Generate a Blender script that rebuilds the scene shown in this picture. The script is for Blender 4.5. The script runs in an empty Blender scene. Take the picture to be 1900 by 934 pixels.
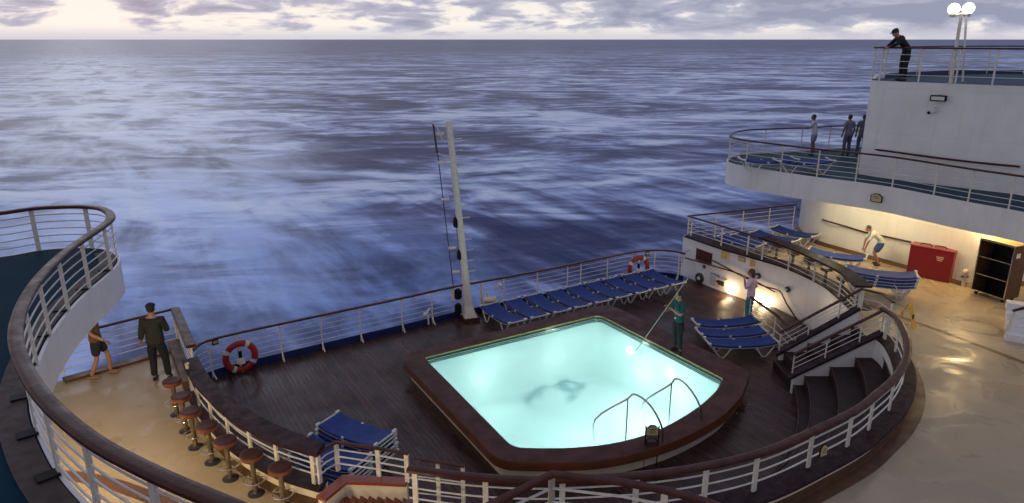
import bpy, bmesh, math, random
from mathutils import Vector, Matrix
from mathutils.geometry import tessellate_polygon
random.seed(7)
S = bpy.context.scene
COL = S.collection
PI = math.pi
# ------------------------------------------------------------------ camera
F = 1290.0; PITCH = math.radians(17.0); H = 8.2
cam = bpy.data.cameras.new('camera'); camo = bpy.data.objects.new('camera', cam); COL.objects.link(camo)
cam.sensor_width = 36; cam.lens = 36*F/1900; cam.clip_end = 60000; cam.clip_start = .05
camo.location = (0, 0, H); camo.rotation_euler = (PI/2-PITCH, 0, 0)
S.camera = camo
CT, ST = math.cos(PITCH), math.sin(PITCH)
def U(px, py, z):
    """a point of the photograph known to lie at height z, in metres"""
    u, v = px-950, py-467
    t = (H-z)/(F*ST+v*CT)
    return Vector((u*t, (F*CT-v*ST)*t, z))
def US(pts, z): return [U(a, b, z) for a, b in pts]
def smooth(pts, n=8):
    P = [Vector(p) for p in pts]; out = []
    for i in range(len(P)-1):
        p0 = P[i-1] if i > 0 else P[0]*2-P[1]
        p1, p2 = P[i], P[i+1]
        p3 = P[i+2] if i+2 < len(P) else P[-1]*2-P[-2]
        for k in range(n):
            t = k/n
            out.append(.5*((2*p1)+(p2-p0)*t+(2*p0-5*p1+4*p2-p3)*t*t+(-p0+3*p1-3*p2+p3)*t**3))
    out.append(P[-1].copy()); return out
def relax(pts, it=2):
    P = [p.copy() for p in pts]
    for _ in range(it):
        P = [P[0]]+[(P[i-1]+2*P[i]+P[i+1])/4 for i in range(1, len(P)-1)]+[P[-1]]
    return P
def laterals(path):
    n = len(path); L = []
    for i in range(n):
        d = Vector((0, 0, 0))
        for a, b in ((i-1, i), (i, i+1)):
            if a >= 0 and b < n:
                e = (path[b]-path[a]); e.z = 0
                if e.length > 1e-6: d += e.normalized()
        if d.length < 1e-6: d = Vector((1, 0, 0))
        d.normalize(); l = Vector((d.y, -d.x, 0))
        k = 1.0
        if 0 < i < n-1:
            e = path[i+1]-path[i]; e.z = 0
            if e.length > 1e-6:
                c = max(.5, d.dot(e.normalized())); k = 1/c
        L.append(l*k)
    return L
def offset(path, d, z=None):
    L = laterals(path); out = [p+l*d for p, l in zip(path, L)]
    if z is not None:
        for p in out: p.z = z
    return out
def setz(path, z): return [Vector((p.x, p.y, z)) for p in path]
def arclen(path):
    s = [0]
    for a, b in zip(path, path[1:]): s.append(s[-1]+(b-a).length)
    return s
def at_s(path, s):
    A = arclen(path)
    for i in range(len(path)-1):
        if s <= A[i+1] or i == len(path)-2:
            t = (s-A[i])/max(1e-9, A[i+1]-A[i]); p = path[i].lerp(path[i+1], t)
            d = (path[i+1]-path[i]); return p, d.normalized()
# ------------------------------------------------------------------ materials
def mat(name, col, rough=.5, metal=0, spec=.5, coat=0, emit=None, es=0, noise=None, bump=None, col2=None, nscale=3, rough2=None, coatr=.1):
    m = bpy.data.materials.new(name); m.use_nodes = True; nt = m.node_tree
    b = nt.nodes['Principled BSDF']; N = nt.nodes; Lk = nt.links
    b.inputs['Base Color'].default_value = (*col, 1); b.inputs['Roughness'].default_value = rough
    b.inputs['Metallic'].default_value = metal; b.inputs['Specular IOR Level'].default_value = spec
    b.inputs['Coat Weight'].default_value = coat; b.inputs['Coat Roughness'].default_value = coatr
    if emit: b.inputs['Emission Color'].default_value = (*emit, 1); b.inputs['Emission Strength'].default_value = es
    if col2 or rough2 is not None or bump:
        g = N.new('ShaderNodeNewGeometry'); n = N.new('ShaderNodeTexNoise')
        n.inputs['Scale'].default_value = nscale; n.inputs['Detail'].default_value = 6; n.inputs['Roughness'].default_value = .6
        Lk.new(g.outputs['Position'], n.inputs['Vector'])
        r = N.new('ShaderNodeMapRange'); r.inputs[1].default_value = .35; r.inputs[2].default_value = .65
        Lk.new(n.outputs['Fac'], r.inputs[0])
        if col2:
            mx = N.new('ShaderNodeMix'); mx.data_type = 'RGBA'; Lk.new(r.outputs[0], mx.inputs[0])
            mx.inputs[6].default_value = (*col, 1); mx.inputs[7].default_value = (*col2, 1)
            Lk.new(mx.outputs[2], b.inputs['Base Color'])
        if rough2 is not None:
            r2 = N.new('ShaderNodeMapRange'); r2.inputs[3].default_value = rough; r2.inputs[4].default_value = rough2
            Lk.new(r.outputs[0], r2.inputs[0]); Lk.new(r2.outputs[0], b.inputs['Roughness'])
        if bump:
            n2 = N.new('ShaderNodeTexNoise'); n2.inputs['Scale'].default_value = bump[0]; n2.inputs['Detail'].default_value = 4
            Lk.new(g.outputs['Position'], n2.inputs['Vector'])
            bp = N.new('ShaderNodeBump'); bp.inputs['Strength'].default_value = bump[1]; bp.inputs['Distance'].default_value = .02
            Lk.new(n2.outputs['Fac'], bp.inputs['Height']); Lk.new(bp.outputs[0], b.inputs['Normal'])
    return m
AX = math.radians(120.7)                       # heading of the ship's stern, in the ground plane
AV = Vector((math.cos(AX), math.sin(AX), 0)); RV = Vector((AV.y, -AV.x, 0))
M = {}
M['white'] = mat('white_paint', (.78, .76, .75), .38, col2=(.70, .68, .66), nscale=1.3, bump=(2.2, .12))
M['whitewall'] = mat('white_wall_paint', (.77, .75, .73), .45, col2=(.68, .66, .64), nscale=.9, bump=(1.1, .35))
M['cream'] = mat('cream_paint', (.68, .60, .45), .45, col2=(.60, .51, .36), nscale=2)
M['post'] = mat('cream_white_post_paint', (.72, .67, .58), .35, col2=(.62, .55, .45), nscale=9)
M['bar'] = mat('rail_bar_paint', (.70, .67, .62), .3, col2=(.6, .55, .48), nscale=7)
M['varnish'] = mat('varnished_dark_wood', (.080, .024, .016), .28, spec=.20, col2=(.042, .013, .010), nscale=5, rough2=.45, bump=(28, .12))
M['counter'] = mat('wet_counter_wood', (.040, .020, .024), .45, spec=.10, col2=(.022, .011, .014), nscale=6, rough2=.65, bump=(20, .2))
M['skirt'] = mat('brown_floor_margin', (.13, .055, .022), .35, col2=(.08, .035, .016), nscale=3, rough2=.6)
M['redwood'] = mat('red_varnished_cap', (.22, .04, .02), .25, coat=.5)
M['navy'] = mat('navy_toe_plate', (.010, .022, .11), .35, col2=(.008, .016, .07), nscale=4)
M['blue'] = mat('royal_blue_sling', (.008, .040, .22), .75, col2=(.006, .026, .15), nscale=6, bump=(120, .2))
M['plast'] = mat('white_plastic_frame', (.66, .66, .64), .35, col2=(.52, .51, .48), nscale=11)
M['chrome'] = mat('polished_steel', (.62, .6, .57), .18, metal=1)
M['brass'] = mat('brushed_pedestal_metal', (.30, .24, .15), .35, metal=.85, col2=(.2, .16, .11), nscale=12)
M['leather'] = mat('brown_stool_seat', (.075, .024, .018), .45, spec=.25, col2=(.045, .015, .012), nscale=14, bump=(40, .2))
M['seatside'] = mat('orange_brown_seat_side', (.26, .075, .03), .35, col2=(.16, .045, .02), nscale=10)
M['black'] = mat('black_enamel', (.008, .008, .009), .5, spec=.15)
M['dark'] = mat('dark_grey_metal', (.04, .04, .045), .45, col2=(.025, .025, .03), nscale=8)
M['rim'] = mat('dark_red_pool_coping', (.088, .028, .022), .42, spec=.18, col2=(.055, .019, .016), nscale=2.5, rough2=.6, bump=(14, .3))
M['stepwood'] = mat('dark_step_wood', (.030, .014, .013), .45, spec=.2, col2=(.028,.015,.015), nscale=4, rough2=.6)
M['rimside'] = mat('varnished_pool_coping_side', (.15, .045, .016), .3, col2=(.09, .028, .012), nscale=3, coat=.3)
M['tile'] = mat('green_pool_tile', (.008, .075, .06), .15, col2=(.01, .12, .09), nscale=9)
M['brasstrim'] = mat('brass_gutter', (.55, .38, .12), .35, metal=.3, col2=(.4, .26, .08), nscale=15)
M['poolpaint'] = mat('pale_aqua_pool_paint', (.76, .86, .85), .6, col2=(.73, .84, .83), nscale=.7)
M['red'] = mat('lifebuoy_red', (.38, .025, .012), .5, col2=(.28, .018, .01), nscale=20)
M['redbox'] = mat('red_painted_locker', (.20, .005, .011), .35, coat=.12)
M['yellow'] = mat('yellow_plastic', (.75, .42, .02), .4)
M['gold'] = mat('pale_gold_sign', (.62, .48, .24), .4, col2=(.45, .33, .15), nscale=40)
M['brownbox'] = mat('brown_laminate', (.10, .055, .028), .45, spec=.2, col2=(.07, .038, .02), nscale=5)
M['lamp'] = mat('lit_globe', (1, .95, .85), .3, emit=(1, .82, .52), es=14)
M['lampcool'] = mat('lit_pole_globe', (1, .95, .85), .3, emit=(1, .90, .70), es=6)
M['underlamp'] = mat('lit_underwater_lamp', (1, 1, 1), .3, emit=(.9, 1, .95), es=9)
M['ceillamp'] = mat('lit_ceiling_lamp', (1, 1, 1), .3, emit=(1, .78, .42), es=30)
M['net'] = mat('pale_aluminium_pole', (.30, .32, .26), .45)
M['tealfloor'] = mat('teal_deck_paint', (.004, .045, .068), .5, spec=.15, col2=(.003, .04, .065), nscale=1.4, rough2=.6)
M['darkfloor'] = mat('dark_blue_deck_paint', (.003, .028, .050), .7, spec=.06, col2=(.004, .035, .06), nscale=1.2, rough2=.7)
M['grate'] = mat('brown_grey_margin_board', (.075, .050, .045), .5, spec=.2, col2=(.05, .035, .03), nscale=6, rough2=.6)
# wet beige terrace
def beige():
    m = mat('wet_beige_deck_paint', (.50, .36, .20), .3); nt = m.node_tree; N, L = nt.nodes, nt.links; b = N['Principled BSDF']
    g = N.new('ShaderNodeNewGeometry')
    n = N.new('ShaderNodeTexNoise'); n.inputs['Scale'].default_value = .45; n.inputs['Detail'].default_value = 7; n.inputs['Roughness'].default_value = .6; n.inputs['Distortion'].default_value = .8
    L.new(g.outputs['Position'], n.inputs['Vector'])
    r = N.new('ShaderNodeValToRGB'); e = r.color_ramp.elements
    e[0].position = .36; e[0].color = (.35, .275, .175, 1); e[1].position = .66; e[1].color = (.40, .315, .20, 1)
    L.new(n.outputs['Fac'], r.inputs[0])
    n3 = N.new('ShaderNodeTexNoise'); n3.inputs['Scale'].default_value = 2.7; n3.inputs['Detail'].default_value = 8; L.new(g.outputs['Position'], n3.inputs['Vector'])
    r3 = N.new('ShaderNodeValToRGB'); r3.color_ramp.elements[0].position = .27; r3.color_ramp.elements[0].color = (.45, .42, .42, 1); r3.color_ramp.elements[1].position = .38
    L.new(n3.outputs['Fac'], r3.inputs[0])
    mx = N.new('ShaderNodeMix'); mx.data_type = 'RGBA'; mx.blend_type = 'MULTIPLY'; mx.inputs[0].default_value = .4
    L.new(r.outputs[0], mx.inputs[6]); L.new(r3.outputs[0], mx.inputs[7]); L.new(mx.outputs[2], b.inputs['Base Color'])
    # puddles: low roughness in patches on the open right-hand terrace
    n2 = N.new('ShaderNodeTexNoise'); n2.inputs['Scale'].default_value = .7; n2.inputs['Detail'].default_value = 5; n2.inputs['Distortion'].default_value = 1.5
    L.new(g.outputs['Position'], n2.inputs['Vector'])
    mr = N.new('ShaderNodeMapRange'); mr.inputs[1].default_value = .40; mr.inputs[2].default_value = .58; mr.inputs[3].default_value = .20; mr.inputs[4].default_value = .55
    L.new(n2.outputs['Fac'], mr.inputs[0]); L.new(mr.outputs[0], b.inputs['Roughness'])
    n4 = N.new('ShaderNodeTexNoise'); n4.inputs['Scale'].default_value = 2.3; n4.inputs['Detail'].default_value = 3; n4.inputs['Distortion'].default_value = 1.0
    L.new(g.outputs['Position'], n4.inputs['Vector'])
    bp = N.new('ShaderNodeBump'); bp.inputs['Strength'].default_value = .12; bp.inputs['Distance'].default_value = .03
    L.new(n4.outputs['Fac'], bp.inputs['Height']); L.new(bp.outputs[0], b.inputs['Normal'])
    return m
M['beige'] = beige()
def teak():
    m = mat('wet_teak_planks', (.05, .03, .025), .3, spec=.28); nt = m.node_tree; N, L = nt.nodes, nt.links; b = N['Principled BSDF']
    g = N.new('ShaderNodeNewGeometry'); mp = N.new('ShaderNodeMapping'); mp.inputs['Rotation'].default_value[2] = -AX
    L.new(g.outputs['Position'], mp.inputs['Vector'])
    br = N.new('ShaderNodeTexBrick'); br.offset = .37; br.inputs['Scale'].default_value = 1
    br.inputs['Brick Width'].default_value = 2.6; br.inputs['Row Height'].default_value = .11; br.inputs['Mortar Size'].default_value = .007
    br.inputs['Color1'].default_value = (.084, .040, .032, 1); br.inputs['Color2'].default_value = (.045, .022, .019, 1); br.inputs['Mortar'].default_value = (.008, .007, .008, 1)
    L.new(mp.outputs[0], br.inputs['Vector'])
    mp2 = N.new('ShaderNodeMapping'); mp2.inputs['Scale'].default_value = (1.2, 9, 1); L.new(mp.outputs[0], mp2.inputs['Vector'])
    n = N.new('ShaderNodeTexNoise'); n.inputs['Scale'].default_value = 2; n.inputs['Detail'].default_value = 6; L.new(mp2.outputs[0], n.inputs['Vector'])
    r = N.new('ShaderNodeValToRGB'); r.color_ramp.elements[0].position = .3; r.color_ramp.elements[0].color = (.42, .42, .45, 1); r.color_ramp.elements[1].position = .7; r.color_ramp.elements[1].color = (1.35, 1.25, 1.25, 1)
    L.new(n.outputs['Fac'], r.inputs[0])
    mx = N.new('ShaderNodeMix'); mx.data_type = 'RGBA'; mx.blend_type = 'MULTIPLY'; mx.inputs[0].default_value = 1
    L.new(br.outputs['Color'], mx.inputs[6]); L.new(r.outputs[0], mx.inputs[7]); L.new(mx.outputs[2], b.inputs['Base Color'])
    n2 = N.new('ShaderNodeTexNoise'); n2.inputs['Scale'].default_value = .6; n2.inputs['Detail'].default_value = 6; L.new(g.outputs['Position'], n2.inputs['Vector'])
    mr = N.new('ShaderNodeMapRange'); mr.inputs[1].default_value = .38; mr.inputs[2].default_value = .62; mr.inputs[3].default_value = .22; mr.inputs[4].default_value = .55
    L.new(n2.outputs['Fac'], mr.inputs[0]); L.new(mr.outputs[0], b.inputs['Roughness'])
    bp = N.new('ShaderNodeBump'); bp.inputs['Strength'].default_value = .5; bp.inputs['Distance'].default_value = .01
    ad = N.new('ShaderNodeMath'); ad.operation = 'SUBTRACT'; L.new(n.outputs['Fac'], ad.inputs[0]); L.new(br.outputs['Fac'], ad.inputs[1])
    L.new(ad.outputs[0], bp.inputs['Height']); L.new(bp.outputs[0], b.inputs['Normal'])
    return m
M['teak'] = teak()
def water():
    m = bpy.data.materials.new('pool_water'); m.use_nodes = True; nt = m.node_tree; N, L = nt.nodes, nt.links; N.clear()
    o = N.new('ShaderNodeOutputMaterial'); t = N.new('ShaderNodeBsdfTransparent'); t.inputs[0].default_value = (.90, 1, .985, 1)
    gl = N.new('ShaderNodeBsdfGlossy'); gl.inputs['Roughness'].default_value = .06
    fr = N.new('ShaderNodeFresnel'); fr.inputs[0].default_value = 1.33
    g = N.new('ShaderNodeNewGeometry'); n = N.new('ShaderNodeTexNoise'); n.inputs['Scale'].default_value = 1.6; n.inputs['Detail'].default_value = 3
    L.new(g.outputs['Position'], n.inputs['Vector']); bp = N.new('ShaderNodeBump'); bp.inputs['Strength'].default_value = .25; bp.inputs['Distance'].default_value = .05
    L.new(n.outputs['Fac'], bp.inputs['Height']); L.new(bp.outputs[0], gl.inputs['Normal']); L.new(bp.outputs[0], fr.inputs['Normal'])
    mx = N.new('ShaderNodeMixShader'); L.new(fr.outputs[0], mx.inputs[0]); L.new(t.outputs[0], mx.inputs[1]); L.new(gl.outputs[0], mx.inputs[2]); tl = N.new('ShaderNodeBsdfTranslucent'); tl.inputs[0].default_value = (.70, 1, .96, 1); m2 = N.new('ShaderNodeMixShader'); m2.inputs[0].default_value = .42
    L.new(t.outputs[0], m2.inputs[1]); L.new(tl.outputs[0], m2.inputs[2]); L.new(m2.outputs[0], mx.inputs[1])
    L.new(mx.outputs[0], o.inputs[0])
    return m
M['water'] = water()
def sea():
    m = mat('long_swell_sea', (.1, .13, .25), .35, spec=.08); nt = m.node_tree; N, L = nt.nodes, nt.links; b = N['Principled BSDF']
    def math_(op, a, c=None, clamp=False):
        n = N.new('ShaderNodeMath'); n.operation = op; n.use_clamp = clamp
        for i, v in enumerate((a, c)):
            if v is None: continue
            if isinstance(v, (int, float)): n.inputs[i].default_value = v
            else: L.new(v, n.inputs[i])
        return n.outputs[0]
    g = N.new('ShaderNodeNewGeometry'); P = g.outputs['Position']
    mp = N.new('ShaderNodeMapping'); mp.inputs['Rotation'].default_value[2] = -AX; L.new(P, mp.inputs['Vector'])
    sx = N.new('ShaderNodeSeparateXYZ'); L.new(mp.outputs[0], sx.inputs[0]); A, Rr = sx.outputs[0], sx.outputs[1]   # along the wake, across it (left positive)
    def noise(vec, sc, scale=1, det=5, rough=.55, dist=0):
        mm = N.new('ShaderNodeMapping'); mm.inputs['Scale'].default_value = sc; L.new(vec, mm.inputs['Vector'])
        n = N.new('ShaderNodeTexNoise'); n.inputs['Scale'].default_value = scale; n.inputs['Detail'].default_value = det; n.inputs['Roughness'].default_value = rough; n.inputs['Distortion'].default_value = dist
        L.new(mm.outputs[0], n.inputs['Vector']); return n.outputs['Fac']
    def mr(v, a, c, d=0, e=1, smooth_=True):
        n = N.new('ShaderNodeMapRange'); n.interpolation_type = 'SMOOTHSTEP' if smooth_ else 'LINEAR'
        L.new(v, n.inputs[0]); n.inputs[1].default_value = a; n.inputs[2].default_value = c; n.inputs[3].default_value = d; n.inputs[4].default_value = e; return n.outputs[0]
    def mixf(f, a, c):
        n = N.new('ShaderNodeMix'); L.new(f, n.inputs[0])
        for i, v in ((2, a), (3, c)):
            if isinstance(v, (int, float)): n.inputs[i].default_value = v
            else: L.new(v, n.inputs[i])
        return n.outputs[0]
    swell = noise(P, (.012, .017, 1), 1, 4, .5, 1.5)
    chop = noise(P, (.036, .062, 1), 1, 6, .58, 1.6)
    fine = noise(P, (.13, .26, 1), 1, 6, .62, 1.0)
    streak = noise(mp.outputs[0], (.028, .24, 1), 1, 4, .55, .5)
    streak2 = noise(mp.outputs[0], (.035, .13, 1), 1, 2.5, .45, .5)
    near = mr(A, 25, 150, 1, 0)                      # nearer the ship the streaks follow its course
    body = math_('ADD', math_('MULTIPLY', swell, .40), math_('ADD', math_('MULTIPLY', chop, .42), math_('MULTIPLY', fine, .18)))
    st = math_('ADD', math_('MULTIPLY', streak, .36), math_('ADD', math_('MULTIPLY', streak2, .24), math_('ADD', math_('MULTIPLY', swell, .20), math_('MULTIPLY', chop, .20))))
    st = math_('ADD', math_('MULTIPLY', math_('SUBTRACT', st, .5), 1.05), .5)
    tex = mixf(math_('MULTIPLY', near, .78), body, st)
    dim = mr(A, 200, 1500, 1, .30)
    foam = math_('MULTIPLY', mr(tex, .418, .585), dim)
    # wake
    halfw = math_('ADD', math_('MULTIPLY', A, .03), 20)
    rr = math_('ABSOLUTE', math_('ADD', Rr, 3))
    wk = mr(math_('ADD', math_('DIVIDE', rr, halfw), math_('MULTIPLY', math_('SUBTRACT', swell, .5), 1.6)), .25, 1.7, 1, 0)
    wn = noise(mp.outputs[0], (.03, .09, 1), 1, 5, .6, .8)
    wake = math_('MULTIPLY', wk, mr(math_('ADD', math_('MULTIPLY', wn, .60), math_('MULTIPLY', body, .40)), .40, .59, .12, 1))
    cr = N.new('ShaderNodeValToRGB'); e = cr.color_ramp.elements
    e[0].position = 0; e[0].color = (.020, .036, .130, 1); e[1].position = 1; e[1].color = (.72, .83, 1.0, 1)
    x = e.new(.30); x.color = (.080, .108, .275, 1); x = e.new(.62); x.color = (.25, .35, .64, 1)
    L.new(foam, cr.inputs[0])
    cw = N.new('ShaderNodeMix'); cw.data_type = 'RGBA'
    # colour of the aerated wake: strong blue beside the ship, paler foam farther astern
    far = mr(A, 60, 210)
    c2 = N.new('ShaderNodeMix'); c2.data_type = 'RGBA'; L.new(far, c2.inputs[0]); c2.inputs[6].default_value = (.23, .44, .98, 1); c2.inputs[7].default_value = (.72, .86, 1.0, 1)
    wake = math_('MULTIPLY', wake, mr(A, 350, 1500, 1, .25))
    L.new(math_('MULTIPLY', wake, .85), cw.inputs[0]); L.new(cr.outputs[0], cw.inputs[6]); L.new(c2.outputs[2], cw.inputs[7])
    L.new(cw.outputs[2], b.inputs['Base Color'])
    b.inputs['Roughness'].default_value = .30
    b.inputs['Specular Tint'].default_value = (.62, .78, 1, 1)
    L.new(math_('ADD', math_('MULTIPLY', wake, .26), math_('ADD', math_('MULTIPLY', foam, .10), .02)), b.inputs['Specular IOR Level'])
    bp = N.new('ShaderNodeBump'); bp.inputs['Strength'].default_value = .5; bp.inputs['Distance'].default_value = 2.2
    L.new(math_('ADD', math_('MULTIPLY', swell, .5), math_('MULTIPLY', tex, .5)), bp.inputs['Height']); L.new(bp.outputs[0], b.inputs['Normal'])
    return m
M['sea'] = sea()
def seams(m, bw, bh):
    nt = m.node_tree; N, L = nt.nodes, nt.links; b = N['Principled BSDF']; g = N.new('ShaderNodeNewGeometry'); sp_ = N.new('ShaderNodeSeparateXYZ'); L.new(g.outputs['Position'], sp_.inputs[0])
    ad = N.new('ShaderNodeMath'); ad.operation = 'SUBTRACT'; L.new(sp_.outputs[0], ad.inputs[0]); L.new(sp_.outputs[1], ad.inputs[1])
    cb = N.new('ShaderNodeCombineXYZ'); L.new(ad.outputs[0], cb.inputs[0]); L.new(sp_.outputs[2], cb.inputs[1])
    br = N.new('ShaderNodeTexBrick'); br.offset = 0; br.inputs['Scale'].default_value = 1; br.inputs['Brick Width'].default_value = bw; br.inputs['Row Height'].default_value = bh; br.inputs['Mortar Size'].default_value = .012; br.inputs['Mortar Smooth'].default_value = 1
    br.inputs['Color1'].default_value = (1, 1, 1, 1); br.inputs['Color2'].default_value = (.95, .95, .95, 1); br.inputs['Mortar'].default_value = (.80, .78, .75, 1); L.new(cb.outputs[0], br.inputs['Vector'])
    # rain streaks: noise drawn out downwards
    mp = N.new('ShaderNodeMapping'); mp.inputs['Scale'].default_value = (3.5, 3.5, .25); L.new(g.outputs['Position'], mp.inputs[0]); n = N.new('ShaderNodeTexNoise'); n.inputs['Scale'].default_value = 1.5; n.inputs['Detail'].default_value = 5; L.new(mp.outputs[0], n.inputs['Vector'])
    r = N.new('ShaderNodeValToRGB'); r.color_ramp.elements[0].position = .30; r.color_ramp.elements[0].color = (.80, .76, .70, 1); r.color_ramp.elements[1].position = .48; L.new(n.outputs['Fac'], r.inputs[0])
    src = b.inputs['Base Color'].links[0].from_socket; prev = src
    for q in (br.outputs['Color'], r.outputs[0]):
        mx = N.new('ShaderNodeMix'); mx.data_type = 'RGBA'; mx.blend_type = 'MULTIPLY'; mx.inputs[0].default_value = (.6 if q == br.outputs['Color'] else .28); L.new(prev, mx.inputs[6]); L.new(q, mx.inputs[7]); prev = mx.outputs[2]
    L.new(prev, b.inputs['Base Color'])
seams(M['whitewall'], 2.3, 1.35); seams(M['white'], 2.6, 8)
# ------------------------------------------------------------------ object helpers
OFF = {}
def tag(o, label=None, cat=None, group=None, kind=None):
    if label: o['label'] = label
    if cat: o['category'] = cat
    if group: o['group'] = group
    if kind: o['kind'] = kind
    return o
def thing(name, label, cat, loc=(0, 0, 0), group=None):
    o = bpy.data.objects.new(name, None); o.empty_display_size = .3; COL.objects.link(o); o.location = loc
    OFF[o] = Vector(loc); return tag(o, label, cat, group)
class MB:
    def __init__(s): s.v = []; s.f = []
    def add(s, vs, fs):
        k = len(s.v); s.v += [Vector(v) for v in vs]; s.f += [tuple(i+k for i in f) for f in fs]; return s
    def box(s, c, d, rz=0, mtx=None):
        c = Vector(c); hx, hy, hz = d[0]/2, d[1]/2, d[2]/2
        vs = [Vector((x, y, z)) for x in (-hx, hx) for y in (-hy, hy) for z in (-hz, hz)]
        R = mtx if mtx else Matrix.Rotation(rz, 3, 'Z')
        return s.add([c+R @ v for v in vs], [(0, 1, 3, 2), (4, 6, 7, 5), (0, 4, 5, 1), (2, 3, 7, 6), (0, 2, 6, 4), (1, 5, 7, 3)])
    def bar(s, a, b, w, h, up=Vector((0, 0, 1))):
        a, b = Vector(a), Vector(b); d = (b-a).normalized(); u = Vector(up)
        if abs(d.dot(u)) > .98: u = Vector((0, 1, 0))
        l = d.cross(u).normalized(); u = l.cross(d).normalized()
        vs = [p+l*x*w/2+u*y*h/2 for p in (a, b) for x, y in ((-1, -1), (1, -1), (1, 1), (-1, 1))]
        return s.add(vs, [(0, 1, 2, 3), (7, 6, 5, 4), (0, 4, 5, 1), (1, 5, 6, 2), (2, 6, 7, 3), (3, 7, 4, 0)])
    def tube(s, pts, r, n=8, closed=False, r2=None):
        P = [Vector(p) for p in pts]; m = len(P); ring = []
        prev = None
        for i in range(m):
            if closed: d = (P[(i+1) % m]-P[i-1]).normalized()
            else: d = ((P[min(i+1, m-1)]-P[max(i-1, 0)])).normalized()
            if prev is None:
                u = Vector((0, 0, 1)) if abs(d.z) < .9 else Vector((1, 0, 0))
                prev = (u-d*u.dot(d)).normalized()
            else:
                prev = (prev-d*prev.dot(d)).normalized()
            w = d.cross(prev)
            rr = r if r2 is None else r+(r2-r)*i/(m-1)
            if isinstance(r, (list, tuple)): rr = r[i]
            ring.append([P[i]+(prev*math.cos(2*PI*k/n)+w*math.sin(2*PI*k/n))*rr for k in range(n)])
        vs = [v for q in ring for v in q]; fs = []
        for i in range(m if closed else m-1):
            j = (i+1) % m
            for k in range(n): fs.append((i*n+k, i*n+(k+1) % n, j*n+(k+1) % n, j*n+k))
        if not closed: fs += [tuple(range(n-1, -1, -1)), tuple((m-1)*n+k for k in range(n))]
        return s.add(vs, fs)
    def sweep(s, path, prof, closed_prof=True):
        """profile points are (sideways, up) from the path"""
        L = laterals(path); n = len(prof); vs = []
        for p, l in zip(path, L):
            for a, b in prof: vs.append(p+l*a+Vector((0, 0, b)))
        fs = []
        for i in range(len(path)-1):
            for k in range(n if closed_prof else n-1):
                fs.append((i*n+k, i*n+(k+1) % n, (i+1)*n+(k+1) % n, (i+1)*n+k))
        if closed_prof: fs += [tuple(range(n-1, -1, -1)), tuple((len(path)-1)*n+k for k in range(n))]
        return s.add(vs, fs)
    def prism(s, poly, z0, z1):
        n = len(poly); vs = [Vector((p[0], p[1], z0)) for p in poly]+[Vector((p[0], p[1], z1)) for p in poly]
        tri = tessellate_polygon([[Vector((p[0], p[1], 0)) for p in poly]])
        fs = [tuple(t) for t in tri]+[tuple(i+n for i in t) for t in tri]
        fs += [(i, (i+1) % n, (i+1) % n+n, i+n) for i in range(n)]
        return s.add(vs, fs)
    def sheet(s, outer, z, holes=()):
        loops = [[Vector((p[0], p[1], 0)) for p in outer]]+[[Vector((p[0], p[1], 0)) for p in h] for h in holes]
        tri = tessellate_polygon(loops); vs = [Vector((p.x, p.y, z)) for l in loops for p in l]
        fs = []
        for t in tri:
            a, b, c = (vs[i] for i in t); fs.append(tuple(t) if (b-a).cross(c-a).z > 0 else tuple(reversed(t)))
        return s.add(vs, fs)
    def lathe(s, prof, c=(0, 0, 0), n=20):
        c = Vector(c); vs = []; m = len(prof)
        for r, z in prof:
            for k in range(n): vs.append(c+Vector((r*math.cos(2*PI*k/n), r*math.sin(2*PI*k/n), z)))
        fs = [(i*n+k, i*n+(k+1) % n, (i+1)*n+(k+1) % n, (i+1)*n+k) for i in range(m-1) for k in range(n)]
        fs += [tuple(range(n-1, -1, -1)), tuple((m-1)*n+k for k in range(n))]
        return s.add(vs, fs)
    def ball(s, c, r, n=14, m=9, mtx=None):
        if not isinstance(r, (tuple, list)): r = (r, r, r)
        c = Vector(c); vs = []
        for i in range(m+1):
            a = PI*i/m
            for k in range(n):
                b = 2*PI*k/n; q = Vector((r[0]*math.sin(a)*math.cos(b), r[1]*math.sin(a)*math.sin(b), r[2]*math.cos(a)))
                vs.append(c+(mtx @ q if mtx else q))
        fs = [(i*n+k, (i+1)*n+k, (i+1)*n+(k+1) % n, i*n+(k+1) % n) for i in range(m) for k in range(n)]
        return s.add(vs, fs)
    def build(s, name, m, parent=None, smooth_=False, bevel=0, sharp=35):
        me = bpy.data.meshes.new(name); off = OFF.get(parent, Vector((0, 0, 0))) if parent else Vector((0, 0, 0))
        me.from_pydata([v-off for v in s.v], [], s.f); me.validate()
        bm = bmesh.new(); bm.from_mesh(me); bmesh.ops.remove_doubles(bm, verts=bm.verts, dist=1e-5)
        bmesh.ops.recalc_face_normals(bm, faces=bm.faces); bm.to_mesh(me); bm.free()
        me.materials.append(M[m] if isinstance(m, str) else m)
        o = bpy.data.objects.new(name, me); COL.objects.link(o)
        if parent: o.parent = parent; OFF[o] = off
        if smooth_:
            for p in me.polygons: p.use_smooth = True
            try: me.set_sharp_from_angle(angle=math.radians(sharp))
            except Exception: pass
        if bevel:
            b = o.modifiers.new('bevel', 'BEVEL'); b.width = bevel; b.segments = 2; b.limit_method = 'ANGLE'
        return o
CHILD = {}
def copy_tree(o, parent=None):
    c = o.copy(); COL.objects.link(c); c.parent = parent
    for ch in list(o.children): copy_tree(ch, c)
    return c
def rectprof(w, h, r=.012, dx=0, dz=0):
    a, b = w/2, h/2
    return [(dx-a+r, dz-b), (dx+a-r, dz-b), (dx+a, dz-b+r), (dx+a, dz+b-r), (dx+a-r, dz+b), (dx-a+r, dz+b), (dx-a, dz+b-r), (dx-a, dz-b+r)]
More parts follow.
